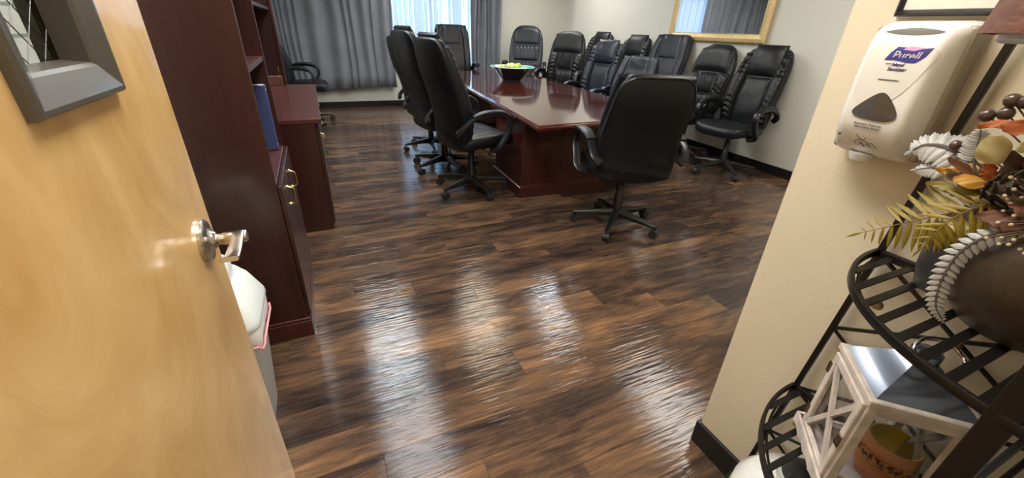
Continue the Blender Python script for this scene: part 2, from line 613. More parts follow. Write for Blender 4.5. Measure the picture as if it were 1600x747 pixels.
# ---- walls
def wall(name, boxes, mat, label):
    bm = BM()
    for a, b in boxes: box(bm, a, b)
    return tag(fin(name, bm, mat, smooth=False), label, 'wall', kind='structure')
WX0, WX1, WZ0, WZ1 = 0.85, 3.02, 0.62, 2.25      # window opening in the back wall
wall('wall_back', [((XL - 0.12, YB, 0), (WX0, YB + 0.16, CEIL)), ((WX1, YB, 0), (XREC + 0.12, YB + 0.16, CEIL)),
                   ((WX0, YB, 0), (WX1, YB + 0.16, WZ0)), ((WX0, YB, WZ1), (WX1, YB + 0.16, CEIL))],
     'paint', 'cream painted back wall with the curtained window')
def wall_x(y):
    return 4.399 + 0.033 * (y - 2.453)
YJ = 7.35
bm = BM()
poly_loft(bm, [(wall_x(YE - 0.02), YE - 0.02), (XREC + 0.14, YE - 0.02), (XREC + 0.14, YB), (XREC, YB), (XREC, YJ), (wall_x(YJ), YJ)], [(0, 0), (0, CEIL)])
tag(fin('wall_right', bm, 'paint', smooth=False), 'cream painted wall behind the row of spare chairs', 'wall', kind='structure')
wall('wall_left', [((XL - 0.12, -0.12, 0), (XL, YB, CEIL))], 'paint', 'cream painted wall behind the cherry cabinets')
wall('wall_entry', [((XE, YF - 0.1, 0), (XREC + 0.14, YE, CEIL))], 'paint_warm_lit', 'wall end with warm light put into its tan colour, carrying the hand sanitizer dispenser')
wall('wall_front', [((XL - 0.12, YF - 0.12, 0), (-0.30, YF, CEIL)), ((0.66, YF - 0.12, 0), (XE + 0.05, YF, CEIL)),
                    ((-0.30, YF - 0.12, 2.12), (0.66, YF, CEIL))], 'paint_warm_lit', 'wall around the doorway in the same warm-light tint')
wall('wall_corridor', [((XL - 0.22, -2.2, 0), (XL - 0.12, YF - 0.12, CEIL)), ((XE + 0.05, -2.2, 0), (XE + 0.15, YF - 0.1, CEIL)),
                       ((XL - 0.22, -2.3, 0), (XE + 0.15, -2.2, CEIL))], 'paint_warm_lit', 'tan corridor walls behind the doorway')
# jamb behind the opened door
bm = BM(); box(bm, (-0.30, YF - 0.13, 0), (-0.265, YF + 0.012, 2.12)); box(bm, (0.625, YF - 0.13, 0), (0.66, YF + 0.012, 2.12)); box(bm, (-0.30, YF - 0.13, 2.085), (0.66, YF + 0.012, 2.12))
tag(fin('trim_1', bm, 'bronze_frame', smooth=False), 'dark metal door frame', 'door frame', kind='structure')
# ceiling
bm = BM(); box(bm, (XL - 0.2, -2.3, CEIL), (XREC + 0.14, YB + 0.16, CEIL + 0.08))
ceiling = tag(fin('ceiling', bm, 'ceiling_tile', smooth=False), 'pale tiled ceiling', 'ceiling', kind='structure')
def baseboard(name, pts, label, h=0.098, t=0.012, side=1):
    for i, (a, b) in enumerate(pts):
        pass
    bm = BM()
    for a, b in pts:
        lo = (min(a[0], b[0]), min(a[1], b[1]), 0); hi = (max(a[0], b[0]), max(a[1], b[1]), h)
        box(bm, lo, hi, 0.003)
    return tag(fin(name, bm, 'black_base', smooth=False), label, 'baseboard', kind='structure')
T = 0.012
baseboard('baseboard_back', [((XL, YB - T), (XREC, YB))], 'black baseboard under the curtains')
bm = BM()
ya, yb = YE + T, YJ
poly_loft(bm, [(wall_x(ya) - T, ya), (wall_x(ya) - 0.0003, ya), (wall_x(yb) - 0.0003, yb), (wall_x(yb) - T, yb)], [(0, 0), (0, 0.096), (0.002, 0.098)])
box(bm, (XREC - T, YJ, 0), (XREC - 0.0003, YB - T, 0.098), 0.003)
tag(fin('baseboard_right', bm, 'black_base', smooth=False), 'black baseboard behind the spare chairs', 'baseboard', kind='structure')
baseboard('baseboard_left', [((XL, 0.0), (XL + T, YB))], 'black baseboard behind the cabinets')
baseboard('baseboard_entry', [((XE - T, YF), (XE, YE + T)), ((XE, YE), (4.34, YE + T))], 'black baseboard at the foot of the tan wall end')

# ---- ceiling lights
for i, (x, y, c, s, hl) in enumerate(TROFFERS):
    t = tag(empty('ceiling_light', (x, y, CEIL)), 'flat fluorescent ceiling panel number %d counted from the window' % (i + 1), 'ceiling light', 'fluorescent ceiling panels')
    if i == 8:
        t['label'] = 'added ceiling panel brightening the entry between the door and the tan wall'
    elif i < 7:
        t['label'] = ['bluish ceiling panel above the credenza aisle', 'ceiling panel over the open floor by the door', 'warm ceiling panel over the left side of the table',
                      'cool ceiling panel over the right side of the table', 'ceiling panel over the end chair and the spare chairs', 'dim ceiling panel near the curtained window', 'ceiling panel over the far corner'][i]
    else:
        t['label'] = 'unseen warm ceiling panel added in the corridor behind the camera to light the door'
    bm = BM()
    for a, b in (((-0.31, -hl), (0.31, -hl + 0.025)), ((-0.31, hl - 0.025), (0.31, hl)), ((-0.31, -hl + 0.025), (-0.285, hl - 0.025)), ((0.285, -hl + 0.025), (0.31, hl - 0.025))):
        box(bm, (a[0], a[1], -0.012), (b[0], b[1], 0.0))
    fin('frame', bm, 'white_plastic', t, smooth=False)
    emis('panel_%d' % i, c, TROFFER_E * s)
    bm = BM(); box(bm, (-0.285, -hl + 0.025, -0.006), (0.285, hl - 0.025, -0.001))
    fin('diffuser', bm, 'panel_%d' % i, t, smooth=False)

# ---- window
win = tag(empty('window_1', ((WX0 + WX1) / 2, YB, WZ0)), 'wide window behind vertical blinds', 'window', kind='structure')
ww, wh = WX1 - WX0, WZ1 - WZ0
bm = BM()
fw = 0.05
for a, b in (((-ww / 2, 0), (-ww / 2 + fw, wh)), ((ww / 2 - fw, 0), (ww / 2, wh)), ((-ww / 2 + fw, 0), (ww / 2 - fw, fw)), ((-ww / 2 + fw, wh - fw), (ww / 2 - fw, wh)),
             ((-0.04, fw), (0.04, wh - fw))):
    box(bm, (a[0], 0.08, a[1]), (b[0], 0.13, b[1]), 0.004)
fin('window_frame', bm, 'window_frame', win, smooth=False)
for sx in (-1, 1):
    bm = BM(); x0, x1 = sorted((sx * 0.04, sx * (ww / 2 - fw)))
    box(bm, (x0, 0.10, fw), (x1, 0.106, wh - fw))
    fin('pane', bm, 'pane_glass', win, smooth=False)
bm = BM(); box(bm, (-ww / 2 - 0.03, -0.04, -0.03), (ww / 2 + 0.03, 0.08, 0.0), 0.006)
fin('window_sill', bm, 'window_frame', win, smooth=False)

# ---- vertical blind
bl = tag(empty('vertical_blind', ((WX0 + WX1) / 2, YB - 0.06, WZ0)), 'white vertical blind hanging between the grey curtains', 'blind')
bm = BM(); box(bm, (-ww / 2, -0.02, wh + 0.0), (ww / 2, 0.02, wh + 0.05), 0.004); fin('head_rail', bm, 'white_plastic', bl, smooth=False)
bm = BM()
for i in range(8):
    pass
N = 8
def vane_geo(bm):
    rows = []
    for z in (-0.02, wh):
        rows.append([[bm.verts.new((-0.044 + 0.088 * i / N, 0.008 * (1 - (2 * i / N - 1) ** 2) + t, z)) for i in range(N + 1)] for t in (0, 0.0012)])
    for i in range(N):
        for q in (0, 1):
            bm.faces.new((rows[0][q][i], rows[0][q][i + 1], rows[1][q][i + 1], rows[1][q][i]))
    for i in (0, N):
        bm.faces.new((rows[0][0][i], rows[0][1][i], rows[1][1][i], rows[1][0][i]))
vane_geo(bm)
v0 = fin('vane', bm, 'vane', bl)
vme = v0.data
nv = int(ww / 0.085)
rngv = random.Random(3)
for i in range(nv):
    x = -ww / 2 + 0.045 + i * 0.085
    a = R(rngv.choice((18, 50, 42, 62, 30)))
    if i % 8 in (2, 3, 6): a = R(7)
    if i == 0:
        v0.location = (x, 0, 0); v0.rotation_euler = (0, 0, a)
    else:
        mesh_obj('vane', vme, bl, (x, 0, 0), a)

# ---- curtains
def curtain(name, x0, x1, z0, z1, y, label, nfold, seed):
    rn = random.Random(seed)
    bm = BM()
    n = nfold * 12; m = 10
    ph = [rn.choice((0.45, 0.6, 0.8, 1.3, 1.8, 2.4)) for _ in range(nfold + 1)]
    tot = sum(ph)
    rows = []
    for side in (0, 1):
        rr = []
        for j in range(m + 1):
            z = z0 + (z1 - z0) * j / m
            row = []
            for i in range(n + 1):
                s = i / 12
                k = min(int(s), nfold - 1); f = s - k
                u = (sum(ph[:k]) + f * ph[k]) / sum(ph[:nfold])
                d = 0.035 * ph[k] ** 0.6 * math.sin(2 * PI * f) * (0.75 + 0.25 * j / m) + 0.012 * math.sin(6 * u + 2.0 * z + seed)
                x = x0 + (x1 - x0) * u + 0.012 * math.sin(3 * z + 9 * u)
                row.append(bm.verts.new((x, y + d + side * 0.004, z + (0.015 * math.sin(7 * u + seed) if j == 0 else 0))))
            rr.append(row)
        rows.append(rr)
    for side in (0, 1):
        for j in range(m):
            for i in range(n):
                a = rows[side]
                bm.faces.new((a[j][i], a[j][i + 1], a[j + 1][i + 1], a[j + 1][i]))
    for j in range(m):
        for i in (0, n):
            bm.faces.new((rows[0][j][i], rows[0][j + 1][i], rows[1][j + 1][i], rows[1][j][i]))
    for i in range(n):
        bm.faces.new((rows[0][0][i], rows[1][0][i], rows[1][0][i + 1], rows[0][0][i + 1]))
    o = empty(name, ((x0 + x1) / 2, y, 0))
    tag(o, label, 'curtain', 'grey curtains at the window')
    c = fin('fabric', bm, 'curtain', o, angle=180)
    c.location = (-(x0 + x1) / 2, -y, 0)
    # hem band
    return o
cl = curtain('curtain', -0.45, 1.31, 0.33, 2.36, YB - 0.16, 'wide charcoal grey pleated curtain beside the credenza', 13, 2)
cr = curtain('curtain', 2.70, 3.28, 0.33, 2.36, YB - 0.16, 'narrow grey curtain between the blind and the cream wall', 6, 5)
rod = empty('curtain_rod', (1.4, YB - 0.16, 2.40)); tag(rod, 'dark curtain rod above the window', 'curtain rod')
bm = BM(); cyl(bm, (-2.0, 0, 0), (2.05, 0, 0), 0.014); fin('pole', bm, 'black_plastic', rod)
for x in (-1.95, 0, 2.0):
    bm = BM(); cyl(bm, (x, 0, 0), (x, 0.16, 0), 0.008); fin('bracket', bm, 'black_plastic', rod)

# ---- outside
bm = BM(); box(bm, (-30, YB + 0.3, -4.2), (40, 60, -4.0)); tag(fin('ground', bm, 'asphalt', smooth=False), 'grey street outside the window', 'street', kind='structure')
bld = tag(empty('office_building', (7.0, 24, -4)), 'pale building across the street seen through the blind', 'building')
bm = BM(); box(bm, (-9, 0, 0), (9, 6, 9.0)); fin('wall', bm, 'facade', bld, smooth=False)
bm = BM(); box(bm, (-0.9, -0.05, 0), (0.9, 0.05, 1.1)); 
wp = fin('window', bm, 'facade_pane', bld, smooth=False); first = True
for r in range(4):
    for c in range(6):
        loc = (-7.5 + c * 3.0, 0, 1.0 + r * 2.0)
        if first: wp.location = loc; first = False
        else: mesh_obj('window', wp.data, bld, loc)

# ================================================================== door leaf
DX0, DX1 = -0.305, -0.260       # back and front faces of the opened leaf
DY0, DY1 = 0.06, 1.0035
door = tag(empty('door_1', (DX0, DY0, 0.008)), 'open maple veneer door with a wired glass lite and lever handle', 'door', kind='structure')
dw, dh, dt = DY1 - DY0, 2.07, DX1 - DX0
LY0, LY1, LZ0, LZ1 = 0.553 - DY0, 0.782 - DY0, 1.197, 1.86    # lite frame outline (local y, z)
iy0, iy1, iz0, iz1 = LY0 + 0.02, LY1 - 0.02, LZ0 + 0.02, LZ1 - 0.02
bm = BM()
for a, b in (((0, 0), (iy0, dh)), ((iy1, 0), (dw, dh)), ((iy0, 0), (iy1, iz0)), ((iy0, iz1), (iy1, dh))):
    box(bm, (0, a[0], a[1]), (dt, b[0], b[1]))
bmesh.ops.remove_doubles(bm, verts=bm.verts[:], dist=1e-5)
fin('door_leaf', bm, 'maple', door, smooth=False)
def ring_frame(bm, y0, y1, z0, z1, prof):
    """prof: (inset, x) loops around a rectangle in the y/z plane"""
    rings = []
    for ins, x in prof:
        rings.append([bm.verts.new((x, y, z)) for y, z in ((y0 + ins, z0 + ins), (y1 - ins, z0 + ins), (y1 - ins, z1 - ins), (y0 + ins, z1 - ins))])
    n = len(rings)
    for i in range(n):
        a = rings[i]; b = rings[(i + 1) % n]
        for k in range(4):
            bm.faces.new((a[k], a[(k + 1) % 4], b[(k + 1) % 4], b[k]))
GX = 0.012      # glass sits near the far face
bm = BM(); ring_frame(bm, LY0, LY1, LZ0, LZ1, [(0, dt), (0, dt + 0.009), (0.003, dt + 0.013), (0.008, dt + 0.013), (0.036, dt + 0.003), (0.040, dt - 0.001), (0.043, GX + 0.004), (0.021, GX + 0.004), (0.021, dt)])
lf = fin('lite_frame', bm, 'bronze_frame', door, smooth=False)
bm = BM(); ring_frame(bm, LY0, LY1, LZ0, LZ1, [(0, 0), (0, -0.006), (0.004, -0.009), (0.036, -0.006), (0.040, GX - 0.004), (0.021, GX - 0.004), (0.021, 0)])
fin('lite_frame', bm, 'bronze_frame', door, smooth=False)
bm = BM(); box(bm, (GX - 0.003, LY0 + 0.025, LZ0 + 0.025), (GX + 0.003, LY1 - 0.025, LZ1 - 0.025))
gl = fin('pane', bm, 'wired_glass', door, smooth=False)
bm = BM()
gy0, gy1, gz0, gz1 = LY0 + 0.04, LY1 - 0.04, LZ0 + 0.04, LZ1 - 0.04
st = 0.038
def clipseg(c, sgn):
    # line z = c + sgn*1.2*(y - gy0)
    pts = []
    k = sgn * 1.0
    for y in (gy0, gy1):
        z = c + k * (y - gy0)
        pts.append((y, z))
    (ya, za), (yb, zb) = pts
    out = []
    ts = [0.0, 1.0]
    for zc in (gz0, gz1):
        if abs(zb - za) > 1e-9:
            t = (zc - za) / (zb - za)
            ts.append(t)
    ts = sorted(t for t in ts if -1e-6 <= t <= 1 + 1e-6)
    ts = [t for t in ts if gz0 - 1e-6 <= za + t * (zb - za) <= gz1 + 1e-6]
    if len(ts) >= 2 and ts[-1] - ts[0] > 0.02:
        return [(ya + t * (yb - ya), za + t * (zb - za)) for t in (ts[0], ts[-1])]
c = gz0 - 0.3
while c < gz1 + 0.3:
    for sg in (1, -1):
        s = clipseg(c, sg)
        if s:
            cyl(bm, (GX + 0.0034, *s[0]), (GX + 0.0034, *s[1]), 0.0006, seg=5, caps=False)
    c += st
fin('wire_mesh', bm, 'black_plastic', gl, smooth=False)
# lever handle
hy, hz = 0.919 - DY0, 0.897 - 0.008
hd = empty('lever_handle', (dt, hy, hz)); hd.parent = door
MX = Matrix.Rotation(R(90), 4, 'Y')
bm = BM(); lathe(bm, [(0, 0), (0.044, 0), (0.0445, 0.006), (0.042, 0.009), (0.032, 0.0115), (0.020, 0.017), (0.0150, 0.024), (0, 0.024)], 32, mat=MX)
fin('rose', bm, 'nickel', hd)
bm = BM(); lathe(bm, [(0, 0.02), (0.0115, 0.02), (0.0115, 0.034), (0.0130, 0.036), (0.0130, 0.074), (0.0115, 0.077), (0, 0.077)], 24, mat=MX)
fin('spindle', bm, 'nickel', hd)
bm = BM()
pth = catmull([(0.064, 0.012, 0.006), (0.064, -0.004, 0.013), (0.064, -0.020, 0.012), (0.063, -0.045, 0.004), (0.060, -0.070, -0.003), (0.058, -0.090, -0.004), (0.057, -0.104, 0.002)], 6)
sweep(bm, pth, rrect(0.0125, 0.0036, 0.8), up=Vector((1, 0, 0)), scale=lambda t: 0.85 + 0.45 * t * t)
fin('lever', bm, 'nickel', hd)
# hinges
for z in (0.2, 1.0, 1.85):
    bm = BM(); cyl(bm, (dt + 0.004, -0.004, z - 0.05), (dt + 0.004, -0.004, z + 0.05), 0.007); fin('hinge', bm, 'nickel', door)

# white sheet on the left wall, seen through the lite
ps = tag(empty('notice_sheet', (XL + 0.001, 1.48, 1.12)), 'white printed sheet on the wall seen through the wired glass', 'paper')
bm = BM(); box(bm, (0, -0.16, 0), (0.0015, 0.22, 0.55)); fin('sheet', bm, 'paper', ps, smooth=False)
for i in range(7):
    bm = BM(); box(bm, (0.0015, -0.12, 0.06 + i * 0.065), (0.0019, 0.10 + 0.06 * ((i * 37) % 3 - 1), 0.068 + i * 0.065)); fin('print_line', bm, 'paper_ink', ps, smooth=False)

# ================================================================== trash can
tr = tag(empty('trash_can', (-0.44, 1.325, 0)), 'white plastic swing-top trash can with a liner bag behind the door', 'trash can')
def rr_loop(bm, a, b, r, z, n=5):
    vs = []
    for sx, sy, a0 in ((1, 1, 0), (-1, 1, 90), (-1, -1, 180), (1, -1, 270)):
        for i in range(n + 1):
            d = R(a0 + 90 * i / n)
            vs.append(bm.verts.new((sx * (a - r) + r * math.cos(d), sy * (b - r) + r * math.sin(d), z)))
    return vs
def rr_loft(bm, spec, cap0=True, cap1=True, n=5):
    loops = [rr_loop(bm, *s, n=n) for s in spec]
    k = len(loops[0])
    for A, B in zip(loops, loops[1:]):
        for i in range(k):
            bm.faces.new((A[i], A[(i + 1) % k], B[(i + 1) % k], B[i]))
    if cap0: bm.faces.new(list(reversed(loops[0])))
    if cap1: bm.faces.new(loops[-1])
    return loops
bm = BM(); rr_loft(bm, [(0.105, 0.085, 0.04, 0.0), (0.112, 0.092, 0.04, 0.012), (0.150, 0.125, 0.045, 0.43), (0.155, 0.130, 0.045, 0.44), (0.155, 0.130, 0.045, 0.455), (0.148, 0.122, 0.045, 0.455), (0.14, 0.115, 0.04, 0.42)])
fin('bin_body', bm, 'white_plastic', tr)
bm = BM(); L = rr_loft(bm, [(0.154, 0.129, 0.045, 0.375), (0.159, 0.134, 0.047, 0.40), (0.161, 0.136, 0.047, 0.45), (0.155, 0.130, 0.045, 0.462)], False, False)
for lp, amp in zip(L, (0.03, 0.012, 0.0, 0.0)):
    for i, v in enumerate(lp):
        v.co.z += amp * math.sin(i * 1.7) * (1 if i % 3 else 0.3)
bag = fin('bin_liner', bm, 'bin_bag', tr)
bm = BM(); pp = rr_loop(bm, 0.163, 0.138, 0.047, 0.388); path = [v.co.copy() + Vector((0, 0, 0.012 * math.sin(i * 1.7))) for i, v in enumerate(pp)]
bm.clear(); tube(bm, path, 0.0035, 6, closed=True); fin('drawstring', bm, 'pink_cord', bag)
bm = BM(); rr_loft(bm, [(0.162, 0.137, 0.047, 0.452), (0.164, 0.139, 0.047, 0.458), (0.162, 0.137, 0.047, 0.475), (0.150, 0.127, 0.05, 0.51), (0.134, 0.118, 0.05, 0.55), (0.11, 0.11, 0.05, 0.58)])
fin('lid_collar', bm, 'white_plastic', tr)
bm = BM(); superq(bm, 0.105, 0.105, 0.075, 0.6, 0.55, 28, 14, fn=lambda p: Vector((p.x + 0.0, p.y, 0.570 + p.z + 0.012 * (p.x / 0.1))))
fin('swing_flap', bm, 'white_plastic', tr)

# ================================================================== bookcase (left, nearest)
BX0, BX1, BY0, BY1 = -0.60, -0.205, 1.73, 2.385
bc = tag(empty('bookcase', (BX0, BY0, 0)), 'tall dark cherry bookcase with lower doors beside the trash can', 'bookcase')
bd, bw, bh, pt = BX1 - BX0, BY1 - BY0, 2.05, 0.022
def bpart(name, a, b, mat='cherry', parent=bc, bev=0.0015):
    bm = BM(); box(bm, a, b, bev); return fin(name, bm, mat, parent, smooth=False)
bpart('side_panel', (0, 0, 0.0), (bd, pt, bh))
bpart('side_panel', (0, bw - pt, 0.0), (bd, bw, bh))
bpart('back_panel', (0, pt, 0.03), (0.008, bw - pt, bh - 0.02))
bpart('top_panel', (-0.0, -0.015, bh), (bd + 0.015, bw + 0.015, bh + 0.03))
for z in (0.735, 1.155, 1.52):
    bpart('shelf', (0.008, pt, z - 0.02), (bd - (0.0 if z < 1 else 0.004), bw - pt, z), 'cherry_y')
bpart('bottom_panel', (0.008, pt, 0.09), (bd - 0.03, bw - pt, 0.11))
bm = BM()
for (a, b) in (((-0.0, -0.014, 0.0), (bd + 0.014, -0.0003, 0.085)), ((bd + 0.0003, -0.0003, 0.0), (bd + 0.014, bw + 0.014, 0.085))):
    box(bm, a, b, 0.002)
for (a, b) in (((0.0, -0.010, 0.085), (bd + 0.010, -0.0003, 0.10)), ((bd + 0.0003, -0.0003, 0.085), (bd + 0.010, bw + 0.010, 0.10))):
    box(bm, a, b, 0.004)
fin('base_moulding', bm, 'mahogany_base', bc, smooth=False)
for i in (0, 1):
    y0 = 0.003 + i * (bw / 2); y1 = y0 + bw / 2 - 0.006
    d = empty('door', (bd, 0, 0)); d.parent = bc
    bpart('door_panel', (0.002, y0, 0.115), (0.017, y1, 0.728), 'cherry', d, 0.002)
    hy2 = (bw / 2 - 0.12) if i == 0 else (bw / 2 + 0.12)
    bm = BM(); 
    tube(bm, catmull([(0.018, hy2, 0.575), (0.036, hy2, 0.583), (0.040, hy2, 0.60), (0.040, hy2, 0.63), (0.036, hy2, 0.647), (0.018, hy2, 0.655)], 4), 0.0042, 8)
    cyl(bm, (0.017, hy2, 0.575), (0.021, hy2, 0.575), 0.009); cyl(bm, (0.017, hy2, 0.655), (0.021, hy2, 0.655), 0.009)
    fin('handle', bm, 'brass', d)
# binder on the bookcase shelf
bi = tag(empty('ring_binder', (-0.285, 2.30, 0.7365)), 'dark blue ring binder standing in the cherry bookcase', 'binder')
bm = BM(); box(bm, (-0.14, -0.028, 0), (0.065, 0.028, 0.30), 0.003); fin('cover', bm, 'blue_binder', bi, smooth=False)
for z in (0.02, 0.275):
    bm = BM(); cyl(bm, (0.065, 0, z), (0.0665, 0, z), 0.006); fin('rivet', bm, 'chrome', bi)
bm = BM(); box(bm, (-0.13, -0.020, 0.2995), (0.058, 0.020, 0.3005)); fin('paper_block', bm, 'paper', bi, smooth=False)

# ================================================================== credenza with hutch
CX0, CX1, CY0, CY1, CZ = -0.60, -0.035, 2.88, 4.64, 0.767
cz = tag(empty('credenza', (CX0, CY0, 0)), 'low dark cherry credenza with drawers between bookcase and curtain', 'credenza')
cd, cw = CX1 - CX0, CY1 - CY0
bpart('top', (0, -0.008, CZ - 0.03), (cd + 0.025, cw + 0.008, CZ), 'cherry_y', cz, 0.003)
bpart('carcass', (0, 0, 0.0), (cd - 0.015, cw, CZ - 0.031), 'cherry', cz)
nd = 4
for i in range(nd):
    y0 = i * cw / nd + 0.004; y1 = (i + 1) * cw / nd - 0.004
    for z0, z1 in ((0.475, 0.70), (0.24, 0.465), (0.06, 0.23)):
        d = empty('drawer', (cd - 0.0145, 0, 0)); d.parent = cz
        bpart('drawer_front', (0, y0, z0), (0.022, y1, z1), 'cherry', d, 0.002)
        if z1 < 0.5: continue
        zc = (z0 + z1) / 2 + 0.03; yc = (y0 + y1) / 2
        bm = BM()
        tube(bm, catmull([(0.022, yc - 0.045, zc), (0.038, yc - 0.042, zc - 0.006), (0.042, yc - 0.02, zc - 0.012), (0.042, yc + 0.02, zc - 0.012), (0.038, yc + 0.042, zc - 0.006), (0.022, yc + 0.045, zc)], 4), 0.004, 8)
        fin('handle', bm, 'brass', d)
ht = tag(empty('hutch', (CX0, CY0 + 0.02, CZ + 0.0005)), 'dark cherry open hutch standing on the credenza', 'hutch')
hd_, hw, hh = 0.33, cw - 0.03, 1.15
bpart('side_panel', (0, 0, 0), (hd_, 0.022, hh), 'cherry', ht)
bpart('side_panel', (0, hw - 0.022, 0), (hd_, hw, hh), 'cherry', ht)
bpart('front_stile', (hd_, hw - 0.05, 0), (hd_ + 0.018, hw, hh), 'mahogany_base', ht)
bpart('back_panel', (0, 0.022, 0), (0.008, hw - 0.022, hh), 'cherry', ht)
bpart('top_panel', (0, -0.01, hh), (hd_ + 0.025, hw + 0.01, hh + 0.028), 'cherry', ht)
bpart('shelf', (0.008, 0.022, 0.62), (hd_ - 0.01, hw - 0.022, 0.642), 'cherry', ht)
bpart('divider', (0.008, hw / 2 - 0.011, 0.642), (hd_ - 0.01, hw / 2 + 0.011, hh), 'cherry', ht)
cdn = tag(empty('gold_cord', (-0.34, 4.56, CZ + 0.001)), 'thin gold cord hanging in the hutch above the credenza', 'cord')
bm = BM(); tube(bm, catmull([(0.0, 0.02, 0.0), (0.015, 0.025, 0.05), (0.035, 0.03, 0.10), (0.04, 0.035, 0.16)], 6), 0.003, 6); fin('cord', bm, 'brass', cdn)
rb = tag(empty('red_book', (-0.30, 4.59, CZ + 0.001)), 'small red book at the far end of the hutch', 'book')
bm = BM(); box(bm, (-0.10, -0.015, 0), (0.02, 0.0, 0.08), 0.002); fin('cover', bm, 'leaf_rust', rb, smooth=False)
bm = BM(); box(bm, (-0.096, -0.0125, 0.0785), (0.016, -0.0025, 0.0805)); fin('pages', bm, 'paper', rb, smooth=False)

# ================================================================== conference table
TZ = 0.72
tl, tn, trn, tf, tfl = (1.35, 2.52), (2.72, 2.60), (3.12, 6.60), (1.755, 6.65), None
tb = tag(empty('conference_table', (2.25, 4.7, 0)), 'long glossy mahogany conference table with moulded edge', 'table')
outl = [(x - 2.25, y - 4.7) for x, y in (tl, tn, trn, tf)]
bm = BM()
poly_loft(bm, outl, [(0.06, TZ - 0.05), (0.02, TZ - 0.048), (0.012, TZ - 0.040), (0.004, TZ - 0.036), (0.0, TZ - 0.028), (0.0, TZ - 0.018), (0.004, TZ - 0.012), (0.012, TZ - 0.009), (0.014, TZ - 0.003), (0.020, TZ)])
fin('table_top', bm, 'mahogany', tb, angle=25)
rt = R(-5.6)
for cy in (3.32, 5.85):
    cxp = 1.90 + (cy - 3.3) * 0.1
    pd = empty('pedestal', (cxp - 2.25, cy - 4.7, 0), rt * 0.4); pd.parent = tb
    bm = BM(); box(bm, (-0.405, -0.33, 0.0), (0.405, 0.33, TZ - 0.05), 0.012, 2); fin('pedestal_panel', bm, 'mahogany_base', pd, smooth=False)
    bm = BM(); poly_loft(bm, [(-0.43, -0.355), (0.43, -0.355), (0.43, 0.355), (-0.43, 0.355)], [(0, 0), (0, 0.085), (0.006, 0.092), (0.012, 0.095), (0.02, 0.105)]); fin('plinth', bm, 'mahogany_base', pd, smooth=False)
    bm = BM(); box(bm, (-0.45, -0.37, TZ - 0.062), (0.45, 0.37, TZ - 0.0505), 0.003); fin('top_rail', bm, 'mahogany_base', pd, smooth=False)

# ---- fruit bowl
bw_ = tag(empty('fruit_bowl', (2.36, 5.2, TZ + 0.0005)), 'wide black bowl with turquoise inside on the table', 'bowl')
bm = BM(); lathe(bm, [(0, 0), (0.13, 0), (0.135, 0.006), (0.13, 0.012), (0.17, 0.06), (0.235, 0.125), (0.290, 0.168), (0.285, 0.170)], 48)
fin('bowl_outside', bm, 'bowl_black', bw_)
bm = BM(); lathe(bm, [(0.284, 0.1705), (0.22, 0.125), (0.14, 0.07), (0.08, 0.045), (0, 0.04)], 48)
fin('bowl_inside', bm, 'bowl_teal', bw_)
bm = BM(); rp = [(0.288 * math.cos(2 * PI * k / 48), 0.288 * math.sin(2 * PI * k / 48), 0.170) for k in range(48)]
tube(bm, rp, 0.005, 8, closed=True); fin('rim', bm, 'bowl_rim', bw_)
def apple_mesh(r):
    bm = BM()
    pr = []
    for i in range(15):
        t = -PI / 2 + PI * i / 14
        rr = r * math.cos(t) * (1.02 + 0.05 * math.sin(t)); z = r * 0.90 * math.sin(t)
        if i >= 12: z -= r * 0.16 * (i - 11) / 3
        if i <= 1: z += r * 0.08 * (2 - i) / 2
        pr.append((max(0, rr), z))
    pr[0] = (0, pr[0][1]); pr[-1] = (0, pr[-1][1])
    lathe(bm, pr, 20)
    return bm
ap_spots = [(-0.15, -0.04, 0.125, 'apple_red'), (-0.10, -0.11, 0.13, 'apple_red'), (-0.14, 0.06, 0.14, 'apple_yellow'), (-0.02, -0.13, 0.125, 'apple_green'), (0.08, -0.12, 0.125, 'apple_green'),
            (0.15, -0.04, 0.125, 'apple_yellow'), (0.13, 0.08, 0.125, 'apple_green'), (0.03, 0.14, 0.125, 'apple_yellow'), (-0.07, 0.14, 0.125, 'apple_green'),
            (-0.05, -0.02, 0.165, 'apple_yellow'), (0.05, -0.03, 0.168, 'apple_green'), (0.02, 0.06, 0.165, 'apple_green')]
ALAB = {'apple_green': 'green apple heaped in the turquoise bowl', 'apple_yellow': 'yellow apple heaped in the turquoise bowl', 'apple_red': 'dark red apple at the left of the turquoise bowl'}
AG = {'apple_green': 'green apples in the bowl', 'apple_yellow': 'yellow apples in the bowl', 'apple_red': 'red apples in the bowl'}
apm = {}
for i, (x, y, z, mt) in enumerate(ap_spots):
    a = tag(empty('apple', (2.36 + x, 5.2 + y, TZ + z), i * 1.3), ALAB[mt], 'apple', AG[mt])
    a.rotation_euler = (0.4 * math.sin(i * 2.1), 0.4 * math.cos(i * 1.7), i * 1.1)
    if mt not in apm:
        o = fin('flesh', apple_mesh(0.055), mt, a); apm[mt] = o.data
    else:
        mesh_obj('flesh', apm[mt], a)
    if 'stem' not in apm:
        bm = BM(); tube(bm, [(0, 0, 0.036), (0.001, 0, 0.050), (0.005, 0.001, 0.062)], 0.0022, 6); o = fin('stem', bm, 'stem_brown', a); apm['stem'] = o.data
    else:
        mesh_obj('stem', apm['stem'], a)

